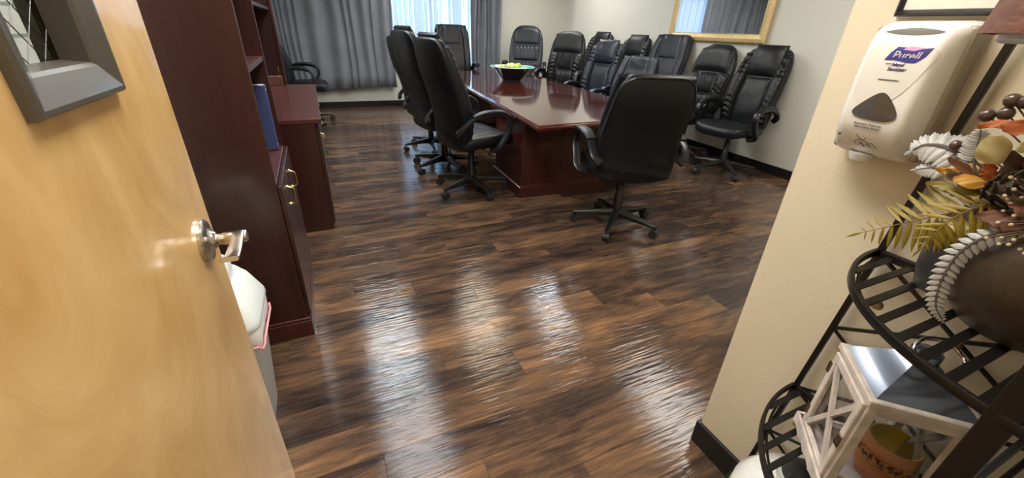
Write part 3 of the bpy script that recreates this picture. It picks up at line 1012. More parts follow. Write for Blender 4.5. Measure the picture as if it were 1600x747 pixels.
# ================================================================== chairs
BACK_H = 0.80
WK = 1.0
BZ0 = 0.415
def back_y(h):
    return -0.205 - 0.12 * h - 0.05 * h * h + 0.035 * math.sin(PI * min(1, max(0, h) * 1.5))
def back_w(h, top=0.225, mid=0.265, bot=0.245):
    h = min(1, max(0, h))
    if h < 0.45:
        return bot + (mid - bot) * math.sin(h / 0.45 * PI / 2)
    t = (h - 0.45) / 0.55
    return mid + (top - mid) * t * t
def back_pt(x, h, off):
    g = BACK_H / 0.8
    dy = (back_y((h + 0.01) * g) - back_y((h - 0.01) * g)) / (0.02 * BACK_H)
    nrm = Vector((0, 1, -dy)).normalized()
    wrap = 0.10 * (x / 0.26) ** 2 * 0.3
    return Vector((x * WK, back_y(h * BACK_H / 0.8) + wrap, BZ0 + BACK_H * h)) + nrm * off, nrm

def shell(bm, roundness=0.34, thick=0.045, top=0.225, mid=0.265, bot=0.245):
    def fn(p):
        h = (p.z / (BACK_H / 2) + 1) / 2
        k = back_w(h, top, mid, bot) / 0.265
        off = p.y
        if p.y < -0.02: off += 0.006 * math.sin(46 * h + 3.0 * math.sin(5 * p.x)) * max(0, 1 - h / 0.34)
        q, _ = back_pt(p.x * k, h, off)
        return q
    superq(bm, 0.265, thick, BACK_H / 2, 0.45, roundness, 56, 26, fn)

def panel(bm, x0, x1, h0, h1, t, edge=0.2, relief=None, base=0.03, n=16, m=20, taper=0.0, round_top=0.0):
    def fu(u, v):
        h = h0 + (h1 - h0) * v
        xx = x0 + (x1 - x0) * u
        k = back_w(h) / 0.265
        if taper:
            c = (x0 + x1) / 2
            xx = c + (xx - c) * (1 + taper * (v - 0.5))
        hh = h - round_top * ((2 * u - 1) ** 2) * v
        p, nn = back_pt(xx * k, hh, base)
        return p, nn
    pad(bm, fu, n, m, t, edge, 0.02, relief)

def ruffle(freq, amp, seed=0.0, edge=False):
    def f(u, v):
        e = 1.0
        if edge: e = abs(2 * u - 1) ** 1.2
        return amp * e * math.sin(freq * 2 * PI * v + 2.2 * math.sin(5 * u + seed) + seed) * (0.6 + 0.4 * math.sin(9 * v + seed * 3))
    return f

CH = {}
def build_chair(kind, leather='leather', label='', gloss='black_plastic', piping=False):
    global BACK_H, WK
    BACK_H, WK = (0.69, 1.07) if kind == 'low' else (0.80, 1.0)
    low = kind == 'low'
    if low: kind = 'plain'
    c = empty('office_chair')
    # seat
    bm = BM()
    def sf(p):
        x, y, z = p.x, p.z, p.y     # superq pole axis becomes z
        f = y / 0.26
        return Vector((x * (1.0 + 0.04 * f), y + 0.04, 0.462 + z + (0.018 * f - 0.03 * max(0, f) ** 3) + 0.018 * (x / 0.26) ** 2))
    superq(bm, 0.265, 0.062, 0.265, 0.5, 0.42, 36, 14, sf)
    seat = fin('seat', bm, leather, c)
    bm = BM()
    def fu(u, v):
        x = (u - 0.5) * 0.40; y = -0.14 + v * 0.40
        f = (y) / 0.26
        return Vector((x, y, 0.515 + 0.014 * f - 0.028 * max(0, f) ** 3)), Vector((0, 0, 1))
    pad(bm, fu, 14, 14, 0.022, 0.3, 0.02, ruffle(3, 0.003, 1.0))
    fin('seat_pad', bm, leather, seat)
    # back
    bm = BM()
    if kind in ('puffy', 'segments'):
        shell(bm, 0.55, 0.048, 0.235, 0.262, 0.235)
    elif kind == 'plain':
        shell(bm, 0.26, 0.055, 0.205 if low else 0.240, 0.252 if low else 0.268, 0.258)
    else:
        shell(bm, 0.30, 0.044, 0.222, 0.262, 0.24)
    back = fin('backrest', bm, leather, c)
    if kind == 'bolster':
        bm = BM(); panel(bm, -0.135, 0.135, 0.08, 0.66, 0.030, 0.12, lambda u, v: 0.004 * math.sin(2 * PI * (1.2 * u + 2.2 * v) + 1.5 * math.sin(6 * u)) * abs(math.sin(2.2 * PI * v)), taper=-0.1); fin('back_cushion', bm, leather, back)
        bm = BM(); panel(bm, -0.185, 0.185, 0.655, 1.03, 0.062, 0.42, ruffle(6, 0.009, 1.5, True), n=18, m=18); fin('head_pillow', bm, leather, back)
        for s in (-1, 1):
            a, b = sorted((s * 0.133, s * 0.255))
            bm = BM(); panel(bm, a, b, 0.06, 0.93, 0.062, 0.45, ruffle(15, 0.0085, 1.0 + s), n=10, m=64); fin('bolster', bm, leather, back)
    elif kind == 'puffy':
        bm = BM(); panel(bm, -0.235, 0.235, 0.62, 0.985, 0.055, 0.34, None, n=20, m=16, round_top=0.05); fin('head_pillow', bm, leather, back)
        bm = BM(); panel(bm, -0.12, 0.12, 0.36, 0.625, 0.046, 0.30, lambda u, v: 0.009 * math.sin(2 * PI * 6 * u + 1.5 * math.sin(4 * v)), n=36, m=14); fin('back_cushion', bm, leather, back)
        bm = BM(); panel(bm, -0.15, 0.15, 0.10, 0.36, 0.055, 0.34, lambda u, v: 0.007 * math.sin(2 * PI * 4 * u + 2 * v), n=30, m=14); fin('lumbar_cushion', bm, leather, back)
        for s in (-1, 1):
            a, b = sorted((s * 0.118, s * 0.252))
            bm = BM(); panel(bm, a, b, 0.12, 0.64, 0.058, 0.42, ruffle(9, 0.011, 2.0 + s), n=12, m=48); fin('bolster', bm, leather, back)
    elif kind == 'segments':
        for h0, h1 in ((0.10, 0.36), (0.37, 0.64)):
            bm = BM(); panel(bm, -0.20, 0.20, h0, h1, 0.034, 0.22, lambda u, v: 0.005 * math.sin(2 * PI * 7 * u + v), n=36, m=12); fin('back_cushion', bm, leather, back)
        bm = BM(); panel(bm, -0.22, 0.22, 0.65, 0.975, 0.036, 0.3, None, n=20, m=14, round_top=0.05); fin('head_pillow', bm, leather, back)
    elif kind == 'plain':
        bm = BM(); panel(bm, -0.155, 0.155, 0.08, 0.62, 0.026, 0.12, None, taper=-0.1); fin('back_cushion', bm, leather, back)
        bm = BM(); panel(bm, -0.15, 0.15, 0.63, 0.99, 0.034, 0.2, ruffle(2, 0.0015, 0.3)); fin('head_pillow', bm, leather, back)
        for s in (-1, 1):
            a, b = sorted((s * 0.155, s * 0.258))
            bm = BM(); panel(bm, a, b, 0.06, 0.985, 0.045, 0.3, ruffle(3, 0.0012, s), n=10, m=30); fin('bolster', bm, leather, back)
    if piping:
        bm = BM()
        pts = []
        for i in range(41):
            th = PI * i / 40
            x = 0.262 * sgnpow(math.cos(th), 0.30); hz2 = 0.5 + 0.5 * sgnpow(math.sin(th), 0.30) * 0.985
            k = back_w(hz2, 0.207, 0.254, 0.260) / 0.265
            p, _ = back_pt(x * k, hz2, -0.036)
            pts.append(p)
        tube(bm, pts, 0.005, 6); fin('piping', bm, gloss, back)
    # arms
    for s in (-1, 1):
        X = s * (0.318 if low else 0.300)
        pts = [(s * 0.22, 0.06, 0.405), (X, 0.075, 0.43), (X + s * 0.008, 0.145, 0.52), (X + s * 0.010, 0.185, 0.60), (X + s * 0.008, 0.165, 0.665), (X + s * 0.004, 0.08, 0.695), (X, -0.05, 0.695), (X - s * 0.004, -0.17, 0.665), (X - s * 0.012, -0.245, 0.60), (X - s * 0.05, -0.265, 0.56)]
        bm = BM(); sweep(bm, catmull(pts, 5), rrect(0.027, 0.016, 0.7), up=Vector((1, 0, 0)))
        arm = fin('armrest', bm, gloss, c)
        bm = BM(); sweep(bm, catmull([(X + s * 0.008, 0.160, 0.680), (X + s * 0.004, 0.08, 0.712), (X, -0.05, 0.712), (X - s * 0.004, -0.155, 0.685)], 5), rrect(0.042 if low else 0.034, 0.018, 0.9), up=Vector((1, 0, 0)), scale=lambda t: 0.75 + 0.25 * math.sin(PI * t))
        fin('arm_pad', bm, leather, arm)
    # mechanism, column
    bm = BM(); box(bm, (-0.09, -0.12, 0.375), (0.09, 0.10, 0.405), 0.01, 2); 
    mech = fin('tilt_mechanism', bm, 'black_plastic', c, smooth=False)
    bm = BM(); tube(bm, [(0.07, 0.03, 0.388), (0.18, 0.03, 0.386), (0.25, 0.03, 0.378)], 0.005, 6); box(bm, (0.24, 0.018, 0.368), (0.285, 0.042, 0.384), 0.004); fin('lever', bm, 'black_plastic', mech)
    bm = BM(); lathe(bm, [(0, 0.06), (0.036, 0.06), (0.040, 0.09), (0.036, 0.14), (0.032, 0.15), (0.031, 0.25), (0.027, 0.255), (0.026, 0.33), (0.020, 0.335), (0.020, 0.378), (0, 0.378)], 20)
    fin('gas_column', bm, 'black_plastic', c)
    # star base
    if 'spoke' not in CH:
        bm = BM()
        secs = [(0.02, 0.028, 0.075, 0.135), (0.10, 0.024, 0.078, 0.125), (0.22, 0.019, 0.076, 0.108), (0.315, 0.016, 0.074, 0.094), (0.328, 0.010, 0.076, 0.090)]
        rings = []
        for r, hw_, z0, z1 in secs:
            m_ = (z0 + z1) / 2
            rings.append([bm.verts.new((x, r, z)) for x, z in ((-hw_, z0), (hw_, z0), (hw_, m_ + 0.003), (hw_ * 0.6, z1), (-hw_ * 0.6, z1), (-hw_, m_ + 0.003))])
        for a, b in zip(rings, rings[1:]):
            for k in range(6):
                bm.faces.new((a[k], a[(k + 1) % 6], b[(k + 1) % 6], b[k]))
        bm.faces.new(rings[0]); bm.faces.new(list(reversed(rings[-1])))
        me = bpy.data.meshes.new('spoke'); bmesh.ops.recalc_face_normals(bm, faces=bm.faces[:]); bm.to_mesh(me); bm.free(); me.materials.append(MATS['black_plastic'])
        CH['spoke'] = me
        bm = BM()
        for s in (-1, 1):
            cyl(bm, (s * 0.006, 0, 0.028), (s * 0.026, 0, 0.028), 0.028, seg=20)
        cyl(bm, (0, 0.008, 0.03), (0, 0.008, 0.082), 0.007, seg=8)
        vs = lathe(bm, [(0.0, -0.025), (0.030, -0.025), (0.030, 0.025), (0.0, 0.025)], 20)
        bmesh.ops.transform(bm, matrix=Matrix.Translation((0, 0.0, 0.030)) @ Matrix.Rotation(R(90), 4, 'Y'), verts=vs)
        cutv = [v for v in vs if v.co.z < 0.031]
        for v in cutv: v.co.z = max(v.co.z, 0.032)
        me = bpy.data.meshes.new('caster'); bmesh.ops.recalc_face_normals(bm, faces=bm.faces[:]); bm.to_mesh(me); bm.free(); me.materials.append(MATS['rubber'])
        CH['caster'] = me
    for k in range(5):
        a = k * 2 * PI / 5
        sp = mesh_obj('spoke', CH['spoke'], c, (0, 0, 0), a)
        mesh_obj('caster', CH['caster'], sp, (0, 0.315, 0), 0.7 * math.sin(k * 3.1))
    return c

protos = {}
def chair(kind, leather, x, y, rz, label, s=1.0, piping=False, base_rot=None):
    key = (kind, leather, piping)
    if key in protos:
        c = copy_tree(protos[key])
    else:
        c = build_chair(kind, leather, piping=piping); protos[key] = c
    c.location = (x, y, 0); c.rotation_euler = (0, 0, R(rz)); c.scale = (s, s, s)
    if base_rot is not None:
        k = 0
        for ch in c.children:
            if ch.name.split('.')[0] == 'spoke':
                ch.rotation_euler = (0, 0, R(base_rot - rz) + k * 2 * PI / 5); k += 1
    tag(c, label, 'chair', 'black executive chairs')
    return c

# forward = +y turned by rz (90 faces -x, -90 faces +x)
chair('low', 'leather', 1.930, 2.25, -19, 'black leather chair seen from behind at the near end of the table', 1.0, True, base_rot=-12)
chair('bolster', 'leather', 1.14, 3.33, -78, 'black leather chair nearest on the left side of the table', 1.02, base_rot=190)
chair('bolster', 'leather', 1.10, 4.05, -78, 'second black chair along the left side of the table', 1.05, base_rot=120)
chair('puffy', 'leather', 1.15, 4.82, -84, 'third black chair along the left side of the table', 1.0, base_rot=100)
chair('plain', 'leather', 2.12, 6.93, 172, 'black chair at the far end of the table before the blind', 1.12)
chair('segments', 'leather_blue', 3.40, 6.98, 150, 'black chair with stacked back pads at the far end beyond the bowl', 1.15)
chair('puffy', 'leather_soft', 3.44, 5.84, 128, 'wrinkled rounded black chair right behind the fruit bowl side of the table', 1.10)
chair('bolster', 'leather_blue', 3.27, 4.74, 110, 'bluish black chair with ruffled bolsters, middle of the right table side', 1.0)
chair('low', 'leather_blue', 3.16, 3.96, 102, 'shiny low black chair on the right just behind the end chair', 0.99)
chair('bolster', 'leather', 4.06, 6.14, 96, 'farthest black chair along the right wall, mostly hidden', 1.08)
chair('bolster', 'leather', 4.00, 5.15, 98, 'second farthest black chair along the right wall left of the mirror', 1.06)
chair('plain', 'leather_blue', 3.97, 4.42, 100, 'smooth bluish black chair against the wall below the mirror', 1.10)
chair('puffy', 'leather_soft', 3.96, 3.66, 98, 'rounded black chair with gathered back below the mirror', 1.03)
chair('bolster', 'leather', 3.90, 2.98, 98, 'black chair with ruffled bolsters nearest along the right wall', 1.02, base_rot=12)
chair('low', 'leather', -0.18, 6.75, -97, 'black chair by the grey curtain behind the credenza', 1.08, base_rot=70)
protos.clear()

# ================================================================== mirror on the right wall
mr = tag(empty('wall_mirror', (wall_x(3.24) - 0.028, 3.24, 1.275), R(-2.95)), 'large mirror in a gold wooden frame above the spare chairs', 'mirror')
mw, mh = 1.50, 0.95
def bar_frame(parent, mat, w_, h_, fw_, d, xs=-1):
    """four mitred bars around a rectangle in the y/z plane, proud towards xs*x"""
    c = [(0, 0), (w_, 0), (w_, h_), (0, h_)]
    ci = [(fw_, fw_), (w_ - fw_, fw_), (w_ - fw_, h_ - fw_), (fw_, h_ - fw_)]
    for k in range(4):
        k2 = (k + 1) % 4
        bm = BM()
        o1, o2, i1, i2 = c[k], c[k2], ci[k], ci[k2]
        mid = lambda o, i, t: (o[0] + (i[0] - o[0]) * t, o[1] + (i[1] - o[1]) * t)
        prof = [(0, 0), (0, d * 0.6), (0.15, d * 0.85), (0.5, d), (0.85, d * 0.7), (1.0, d * 0.5), (1.0, 0)]
        ra = []; rb = []
        for t, x in prof:
            a = mid(o1, i1, t); b = mid(o2, i2, t)
            ra.append(bm.verts.new((xs * x, a[0], a[1]))); rb.append(bm.verts.new((xs * x, b[0], b[1])))
        n = len(prof)
        for i in range(n):
            j = (i + 1) % n
            bm.faces.new((ra[i], ra[j], rb[j], rb[i]))
        bm.faces.new(ra); bm.faces.new(list(reversed(rb)))
        fin('frame_bar', bm, mat, parent, smooth=False)
bar_frame(mr, 'gold_frame', mw, mh, 0.085, 0.035)
bm = BM()
for a, b in (((0.083, 0.083), (mw - 0.083, 0.093)), ((0.083, mh - 0.093), (mw - 0.083, mh - 0.083)), ((0.083, 0.093), (0.093, mh - 0.093)), ((mw - 0.093, 0.093), (mw - 0.083, mh - 0.093))):
    box(bm, (-0.019, a[0], a[1]), (-0.004, b[0], b[1]))
fin('gilt_lip', bm, 'gold_lip', mr, smooth=False)
bm = BM(); box(bm, (-0.012, 0.08, 0.08), (-0.004, mw - 0.08, mh - 0.08)); fin('mirror_glass', bm, 'mirror', mr, smooth=False)

# ================================================================== dispenser
DY, DZ = 0.440, 1.10
ds = tag(empty('sanitizer_dispenser', (XE - 0.001, DY, DZ)), 'white touch-free hand sanitizer dispenser on the tan wall', 'dispenser')
HW, HH, DD = 0.066, 0.245, 0.100
# body: side profile (depth, z) lofted over y with rounded front edges
prof = [(0.0, 0.0), (0.030, -0.002), (0.055, 0.004), (0.078, 0.022), (0.094, 0.050), (0.100, 0.080), (0.100, 0.13), (0.096, 0.18), (0.088, 0.212), (0.070, 0.232), (0.035, 0.243), (0.0, 0.245)]
def body_x(z):
    for (d0, z0), (d1, z1) in zip(prof[3:], prof[4:]):
        if z0 <= z <= z1: return d0 + (d1 - d0) * (z - z0) / (z1 - z0)
    return 0.09
bm = BM()
P = [Vector((d, 0, z)) for d, z in prof]
P = [P[0]] + catmull(P[1:-1], 3) + [P[-1]]
cols = []
ny = 24
for j in range(ny + 1):
    u = -1 + 2 * j / ny
    a = abs(u)
    k = 1.0 if a < 0.70 else 1 - 0.30 * ((a - 0.70) / 0.30) ** 2.2
    tz = 1.0 - 0.05 * max(0, (a - 0.6) / 0.4) ** 2
    cols.append([bm.verts.new((-p.x * k, u * HW * (1.0 + 0.12 * (1 - p.x / 0.1)), 0.122 + (p.z - 0.122) * tz)) for p in P])
for A, B in zip(cols, cols[1:]):
    for i in range(len(P) - 1):
        bm.faces.new((A[i], A[i + 1], B[i + 1], B[i]))
bm.faces.new(cols[0]); bm.faces.new(list(reversed(cols[-1])))
fin('housing', bm, 'dispenser_plastic', ds, angle=50)
bm = BM(); box(bm, (-0.052, -HW * 1.13, 0.006), (0, HW * 1.10, 0.236), 0.006, 2); fin('back_plate', bm, 'dispenser_side_shaded', ds, smooth=False)
def face_patch(name, outline, mat, lift=0.0012, parent=ds):
    """patch that follows the curved front; outline in (y, z) counter-clockwise seen from the front (front looks to -x)"""
    bm = BM()
    vs = [bm.verts.new((0, y, z)) for y, z in outline]
    f = bm.faces.new(vs)
    bmesh.ops.triangulate(bm, faces=[f])
    for _ in range(3):
        bmesh.ops.subdivide_edges(bm, edges=bm.edges[:], cuts=1, use_grid_fill=True)
    bmesh.ops.triangulate(bm, faces=bm.faces[:])
    r = bmesh.ops.extrude_face_region(bm, geom=bm.faces[:])
    top = {v for v in r['geom'] if isinstance(v, bmesh.types.BMVert)}
    for v in bm.verts:
        b = front_x(v.co.y, v.co.z)
        v.co.x = -(b + (lift if v in top else -0.002))
    return fin(name, bm, mat, parent, angle=60)
def front_x(y, z):
    pts = [(q.z, q.x) for q in P[1:-1]]
    pts = [q for q in pts if q[1] > 0.03 or q[0] > 0.1]
    best = None
    a = abs(y) / (HW * 1.0)
    k = 1.0 if a < 0.70 else 1 - 0.30 * min(1, (a - 0.70) / 0.30) ** 2.2
    for (z0, x0), (z1, x1) in zip(pts, pts[1:]):
        if z0 <= z <= z1 and z1 > z0:
            return (x0 + (x1 - x0) * (z - z0) / (z1 - z0)) * k
    return 0.09 * k
def curve2(pts, n=6):
    P2 = [Vector((a, b, 0)) for a, b in pts]
    P2 = P2 + P2[:3]
    out = []
    L = len(pts)
    for i in range(L):
        a, b, c_, d = P2[(i - 1) % L], P2[i], P2[(i + 1) % L], P2[(i + 2) % L]
        for k in range(n):
            t = k / n
            q = 0.5 * ((2 * b) + (c_ - a) * t + (2 * a - 5 * b + 4 * c_ - d) * t * t + (3 * b - a - 3 * c_ + d) * t ** 3)
            out.append((q.x, q.y))
    return out
# grey label panel (wide at the top, narrowing below), y sign: seen from the front +y is to the left
face_patch('label_panel', curve2([(0.046, 0.196), (0.0, 0.205), (-0.052, 0.196), (-0.048, 0.165), (-0.030, 0.125), (0.0, 0.098), (0.040, 0.110), (0.047, 0.16)]), 'dispenser_panel', 0.0008)
face_patch('sight_window', curve2([(0.034, 0.084), (0.028, 0.097), (0.004, 0.121), (-0.012, 0.121), (-0.034, 0.097), (-0.038, 0.082), (-0.020, 0.074), (0.020, 0.076)]), 'smoke_window', 0.002)
face_patch('top_lens', curve2([(0.040, 0.225), (0.0, 0.231), (-0.042, 0.226), (-0.030, 0.2215), (0.0, 0.2195), (0.028, 0.2215)]), 'grey_window', 0.0015)
# logo
lgc = (-0.012, 0.189)
logo = face_patch('logo_badge', [(lgc[0] + a * 0.76, lgc[1] + b * 0.80) for a, b in ((0.040, -0.014), (0.020, -0.013), (-0.006, -0.017), (-0.022, -0.017), (-0.036, -0.004), (-0.043, 0.014), (-0.022, 0.011), (0.006, 0.013), (0.024, 0.014), (0.033, 0.002))], 'logo_blue', 0.0016)
face_patch('logo_wave', [(lgc[0] + a * 0.76, lgc[1] + b * 0.80) for a, b in ((0.012, 0.0085), (-0.010, 0.0065), (-0.028, 0.0125), (-0.012, 0.0150), (0.004, 0.0150))], 'logo_pink', 0.0022, ds)
def front_mat(y, z, lift):
    dz = 0.01
    x0 = front_x(y, z); sl = (front_x(y, z + dz) - front_x(y, z - dz)) / (2 * dz)
    n_ = Vector((-1, 0, -sl)).normalized()   # outward
    n_ = Vector((-1, 0, sl)).normalized()
    ex = Vector((0, -1, 0)); ey = n_.cross(ex).normalized()
    o = Vector((-x0, y, z)) + n_ * lift
    return Matrix(((ex.x, ey.x, n_.x, o.x), (ex.y, ey.y, n_.y, o.y), (ex.z, ey.z, n_.z, o.z), (0, 0, 0, 1)))
text_mesh('logo_lettering', 'Purell', 0.0185, 'print_white', front_mat(lgc[0] + 0.001, lgc[1] - 0.0022, 0.0026), ds, shear=0.35, bold=0.00025, sx=0.95)
text_mesh('product_lettering', 'Hand', 0.0082, 'print_purple', front_mat(-0.006, 0.1715, 0.0018), ds, shear=0.3, bold=0.0002)
text_mesh('product_lettering', 'Sanitizer', 0.0082, 'print_purple', front_mat(-0.007, 0.1640, 0.0018), ds, shear=0.3, bold=0.0002)
text_mesh('product_lettering', 'instant', 0.0040, 'print_purple', front_mat(0.0085, 0.1730, 0.0018), ds, shear=0.3)
text_mesh('notice_lettering', 'Automatic Dispenser', 0.0055, 'print_dark', front_mat(0.001, 0.0650, 0.0010), ds)
text_mesh('notice_lettering', 'Place Hands Below', 0.0055, 'print_dark', front_mat(0.001, 0.0585, 0.0010), ds)
bm = BM(); box(bm, (-0.1013, -0.018, 0.1455), (-0.0985, 0.014, 0.1463)); fin('fine_print', bm, 'print_dark', ds, smooth=False)
bm = BM()
for pl in ([(0.016, 0.043), (0.008, 0.036), (0.004, 0.034), (-0.002, 0.040)], [(0.018, 0.024), (0.016, 0.031), (0.008, 0.034), (0.0, 0.032), (-0.006, 0.028), (-0.010, 0.022)], [(0.012, 0.022), (0.006, 0.028), (0.0, 0.022), (-0.004, 0.026), (-0.012, 0.030), (-0.020, 0.024)], [(0.010, 0.030), (0.004, 0.024), (0.002, 0.020)]):
    tube(bm, [(-(front_x(y, z) + 0.0006), y, z) for y, z in [(q.x, q.y) for q in catmull([(a, b, 0) for a, b in pl], 5)]], 0.0005, 5)
fin('hand_icon', bm, 'print_dark', ds)
bm = BM(); cyl(bm, (-front_x(0.046, 0.04) - 0.001, 0.046, 0.038), (-front_x(0.046, 0.04) + 0.002, 0.046, 0.038), 0.002, seg=10); fin('sensor_dot', bm, 'print_dark', ds)
bm = BM(); lathe(bm, [(0, -0.012), (0.016, -0.012), (0.020, -0.004), (0.022, 0.004), (0, 0.004)], 20, c=(-0.055, 0.01, 0.002)); fin('nozzle_cover', bm, 'white_plastic', ds)

# ---- picture frame above the dispenser
pf = tag(empty('picture_frame', (XE - 0.001, 0.06, 1.352)), 'black picture frame with pale mat above the dispenser', 'picture frame')
bar_frame(pf, 'black_frame', 0.455, 0.36, 0.011, 0.016)
bm = BM(); box(bm, (-0.008, 0.009, 0.009), (-0.002, 0.446, 0.351)); fin('mat_board', bm, 'mat_board', pf, smooth=False)
bm = BM(); box(bm, (-0.0095, 0.12, 0.11), (-0.0082, 0.335, 0.25)); fin('print', bm, 'vase_grey', pf, smooth=False)

# ================================================================== corner étagère
RC = (XE - 0.022, 0.012)     # corner post
rk = tag(empty('corner_rack', (RC[0], RC[1], 0)), 'black iron corner rack with curved slatted shelves', 'rack')
def rad(z):
    return 0.353 + 0.07 * (0.91 - z)
RTOP = 1.72
# three legs as flat bars
def leg(p0, p1, wv, tv):
    bm = BM(); sweep(bm, [p0, p1], rrect(wv, tv, 0.3), up=Vector((1, 0, 0)) if abs(p0[1]) > 0.05 else Vector((0, 1, 0)))
    return fin('leg', bm, 'iron', rk, smooth=False)
L1 = lambda z: (0.0, rad(z) - 0.006, z)
L2 = lambda z: (-(rad(z) - 0.006), 0.045, z)
leg(L1(0), L1(RTOP), 0.006, 0.006)
leg((0, 0, 0), (0, 0, RTOP), 0.008, 0.008)
leg(L2(0), L2(RTOP), 0.014, 0.007)
TIERS = [0.12, 0.49, 0.91, 1.55]
for z in TIERS:
    r = rad(z)
    bm = BM()
    arc = [(-r * math.sin(PI / 2 * k / 24), r * math.cos(PI / 2 * k / 24), z) for k in range(25)]
    # slide the end of the arc onto the near leg
    sweep(bm, arc, rrect(0.0075, 0.0042, 0.4), up=Vector((0, 0, 1)))
    sh = fin('shelf_rim', bm, 'iron', rk, angle=30)
    bm = BM(); sweep(bm, [(0, 0, z), (0, r, z)], rrect(0.009, 0.006, 0.4), up=Vector((0, 0, 1))); fin('shelf_rail', bm, 'iron', sh, smooth=False)
    bm = BM(); sweep(bm, [(0, 0, z), (-r, 0, z)], rrect(0.009, 0.006, 0.4), up=Vector((0, 0, 1))); fin('shelf_rail', bm, 'iron', sh, smooth=False)
    # inner bead below the rim
    bm = BM(); tube(bm, [(x * 0.965, y * 0.965, z - 0.006) for x, y, _ in arc], 0.003, 6); fin('rim_bead', bm, 'iron', sh)
    y = 0.030
    while y < r - 0.02:
        xe = -math.sqrt(r * r - y * y)
        bm = BM(); box(bm, (xe + 0.004, y - 0.0065, z - 0.002), (-0.004, y + 0.0065, z + 0.002)); fin('slat', bm, 'iron', sh, smooth=False)
        y += 0.0365
# crossing braces with medallions on the two straight sides
for za, zb in zip(TIERS[:-1], TIERS[1:-1]):
    zs = [za + (zb - za) * t for t in (0.0, 0.5, 1.0)]
    for lo, hi in zip(zs, zs[1:]):
        for side in (0, 1):
            br = []
            for fl in (0, 1):
                a, b = (lo, hi) if fl else (hi, lo)
                if side == 0: p, q = (0, 0.0, a), (0.0, L1(b)[1], b)
                else: p, q = (0.0, 0.02, a), (L2(b)[0], 0.04, b)
                bm = BM(); tube(bm, [p, [(u + v) / 2 for u, v in zip(p, q)], q], 0.0045, 6)
                fin('brace', bm, 'iron', rk)
            m_ = [(u + v) / 2 for u, v in zip(p, q)]
            for f in (0.5, 0.90):
                zz = (lo + hi) / 2 if f == 0.5 else lo + (hi - lo) * 0.5
                if side == 0:
                    yy = L1(zz)[1] * f - (0.012 if f > 0.6 else 0)
                    c = (-0.006, yy, zz); e = (-0.012, yy, zz)
                else:
                    xx = L2(zz)[0] * f + (0.012 if f > 0.6 else 0)
                    c = (xx, 0.046, zz); e = (xx, 0.052, zz)
                bm = BM(); cyl(bm, c, e, 0.012, 0.009, 16); fin('medallion', bm, 'medallion', rk)

# ---- jar on the lowest shelf
jr = tag(empty('round_jar', (0.905, 0.235, 0.131)), 'round white glazed jar with a green band on the lowest rack shelf', 'jar')
jp = [(0, 0), (0.06, 0), (0.072, 0.008), (0.115, 0.05), (0.140, 0.105), (0.138, 0.155), (0.112, 0.20), (0.075, 0.225), (0.062, 0.235), (0.060, 0.25), (0.066, 0.262), (0.058, 0.262), (0.050, 0.25), (0.052, 0.235), (0.0, 0.225)]
bm = BM(); lathe(bm, jp, 40); fin('jar_body', bm, 'jar_white', jr)
bm = BM(); lathe(bm, [(0.112, 0.044), (0.1305, 0.080), (0.1405, 0.103), (0.1412, 0.118), (0.1395, 0.118), (0.12, 0.06)], 40); fin('green_band', bm, 'jar_green', jr)
bm = BM(); lathe(bm, [(0, 0.255), (0.054, 0.255), (0.056, 0.262), (0.03, 0.275), (0.010, 0.282), (0.012, 0.295), (0, 0.30)], 24); fin('lid', bm, 'black_plastic', jr)

# ================================================================== lantern
LC = (0.910, 0.190)
ln = tag(empty('lantern', (LC[0], LC[1], 0.5005), R(45)), 'whitewashed wooden lantern with crossed door braces and dark metal roof', 'lantern')
# local: x' along (+,+)... faces: -y' face looks to (+x,-y)... door on the +y' side (towards -x,+y), open glass on -x' side (towards the camera)
ln.scale = (0.86, 0.86, 1.0)
h_ = 0.080; LZ = 0.235
def lp(name, a, b, mat='whitewash', parent=ln, bev=0.002):
    bm = BM(); box(bm, a, b, bev); return fin(name, bm, mat, parent, smooth=False)
lp('base_board', (-0.100, -0.100, 0), (0.100, 0.100, 0.014))
# scalloped skirt on four sides
for k in range(4):
    bm = BM()
    n = 24; top = []; bot = []
    for i in range(n + 1):
        x = -0.104 + 0.208 * i / n
        zb = 0.0 + 0.006 * abs(math.sin(i / n * PI * 4))
        for yy, lst in ((-0.107, 0), (-0.1003, 1)):
            pass
        top.append([bm.verts.new((x, -0.107, 0.030)), bm.verts.new((x, -0.1003, 0.030))])
        bot.append([bm.verts.new((x, -0.107, zb + 0.0005)), bm.verts.new((x, -0.1003, zb + 0.0005))])
    for i in range(n):
        bm.faces.new((top[i][0], top[i + 1][0], bot[i + 1][0], bot[i][0])); bm.faces.new((top[i][1], bot[i][1], bot[i + 1][1], top[i + 1][1]))
        bm.faces.new((top[i][0], top[i][1], top[i + 1][1], top[i + 1][0])); bm.faces.new((bot[i][0], bot[i + 1][0], bot[i + 1][1], bot[i][1]))
    for i in (0, n): bm.faces.new((top[i][0], bot[i][0], bot[i][1], top[i][1]))
    o = fin('skirt', bm, 'whitewash', ln, smooth=False); o.rotation_euler = (0, 0, k * PI / 2)
for sx in (-1, 1):
    for sy in (-1, 1):
        lp('post', (sx * h_ - 0.010, sy * h_ - 0.010, 0.014), (sx * h_ + 0.010, sy * h_ + 0.010, LZ))
def stick(a, b, wv, tv, parent, up, mat='whitewash'):
    bm = BM(); sweep(bm, [a, b], [(-wv, -tv), (wv, -tv), (wv, tv), (-wv, tv)], up=up); return fin('brace', bm, mat, parent, smooth=False)
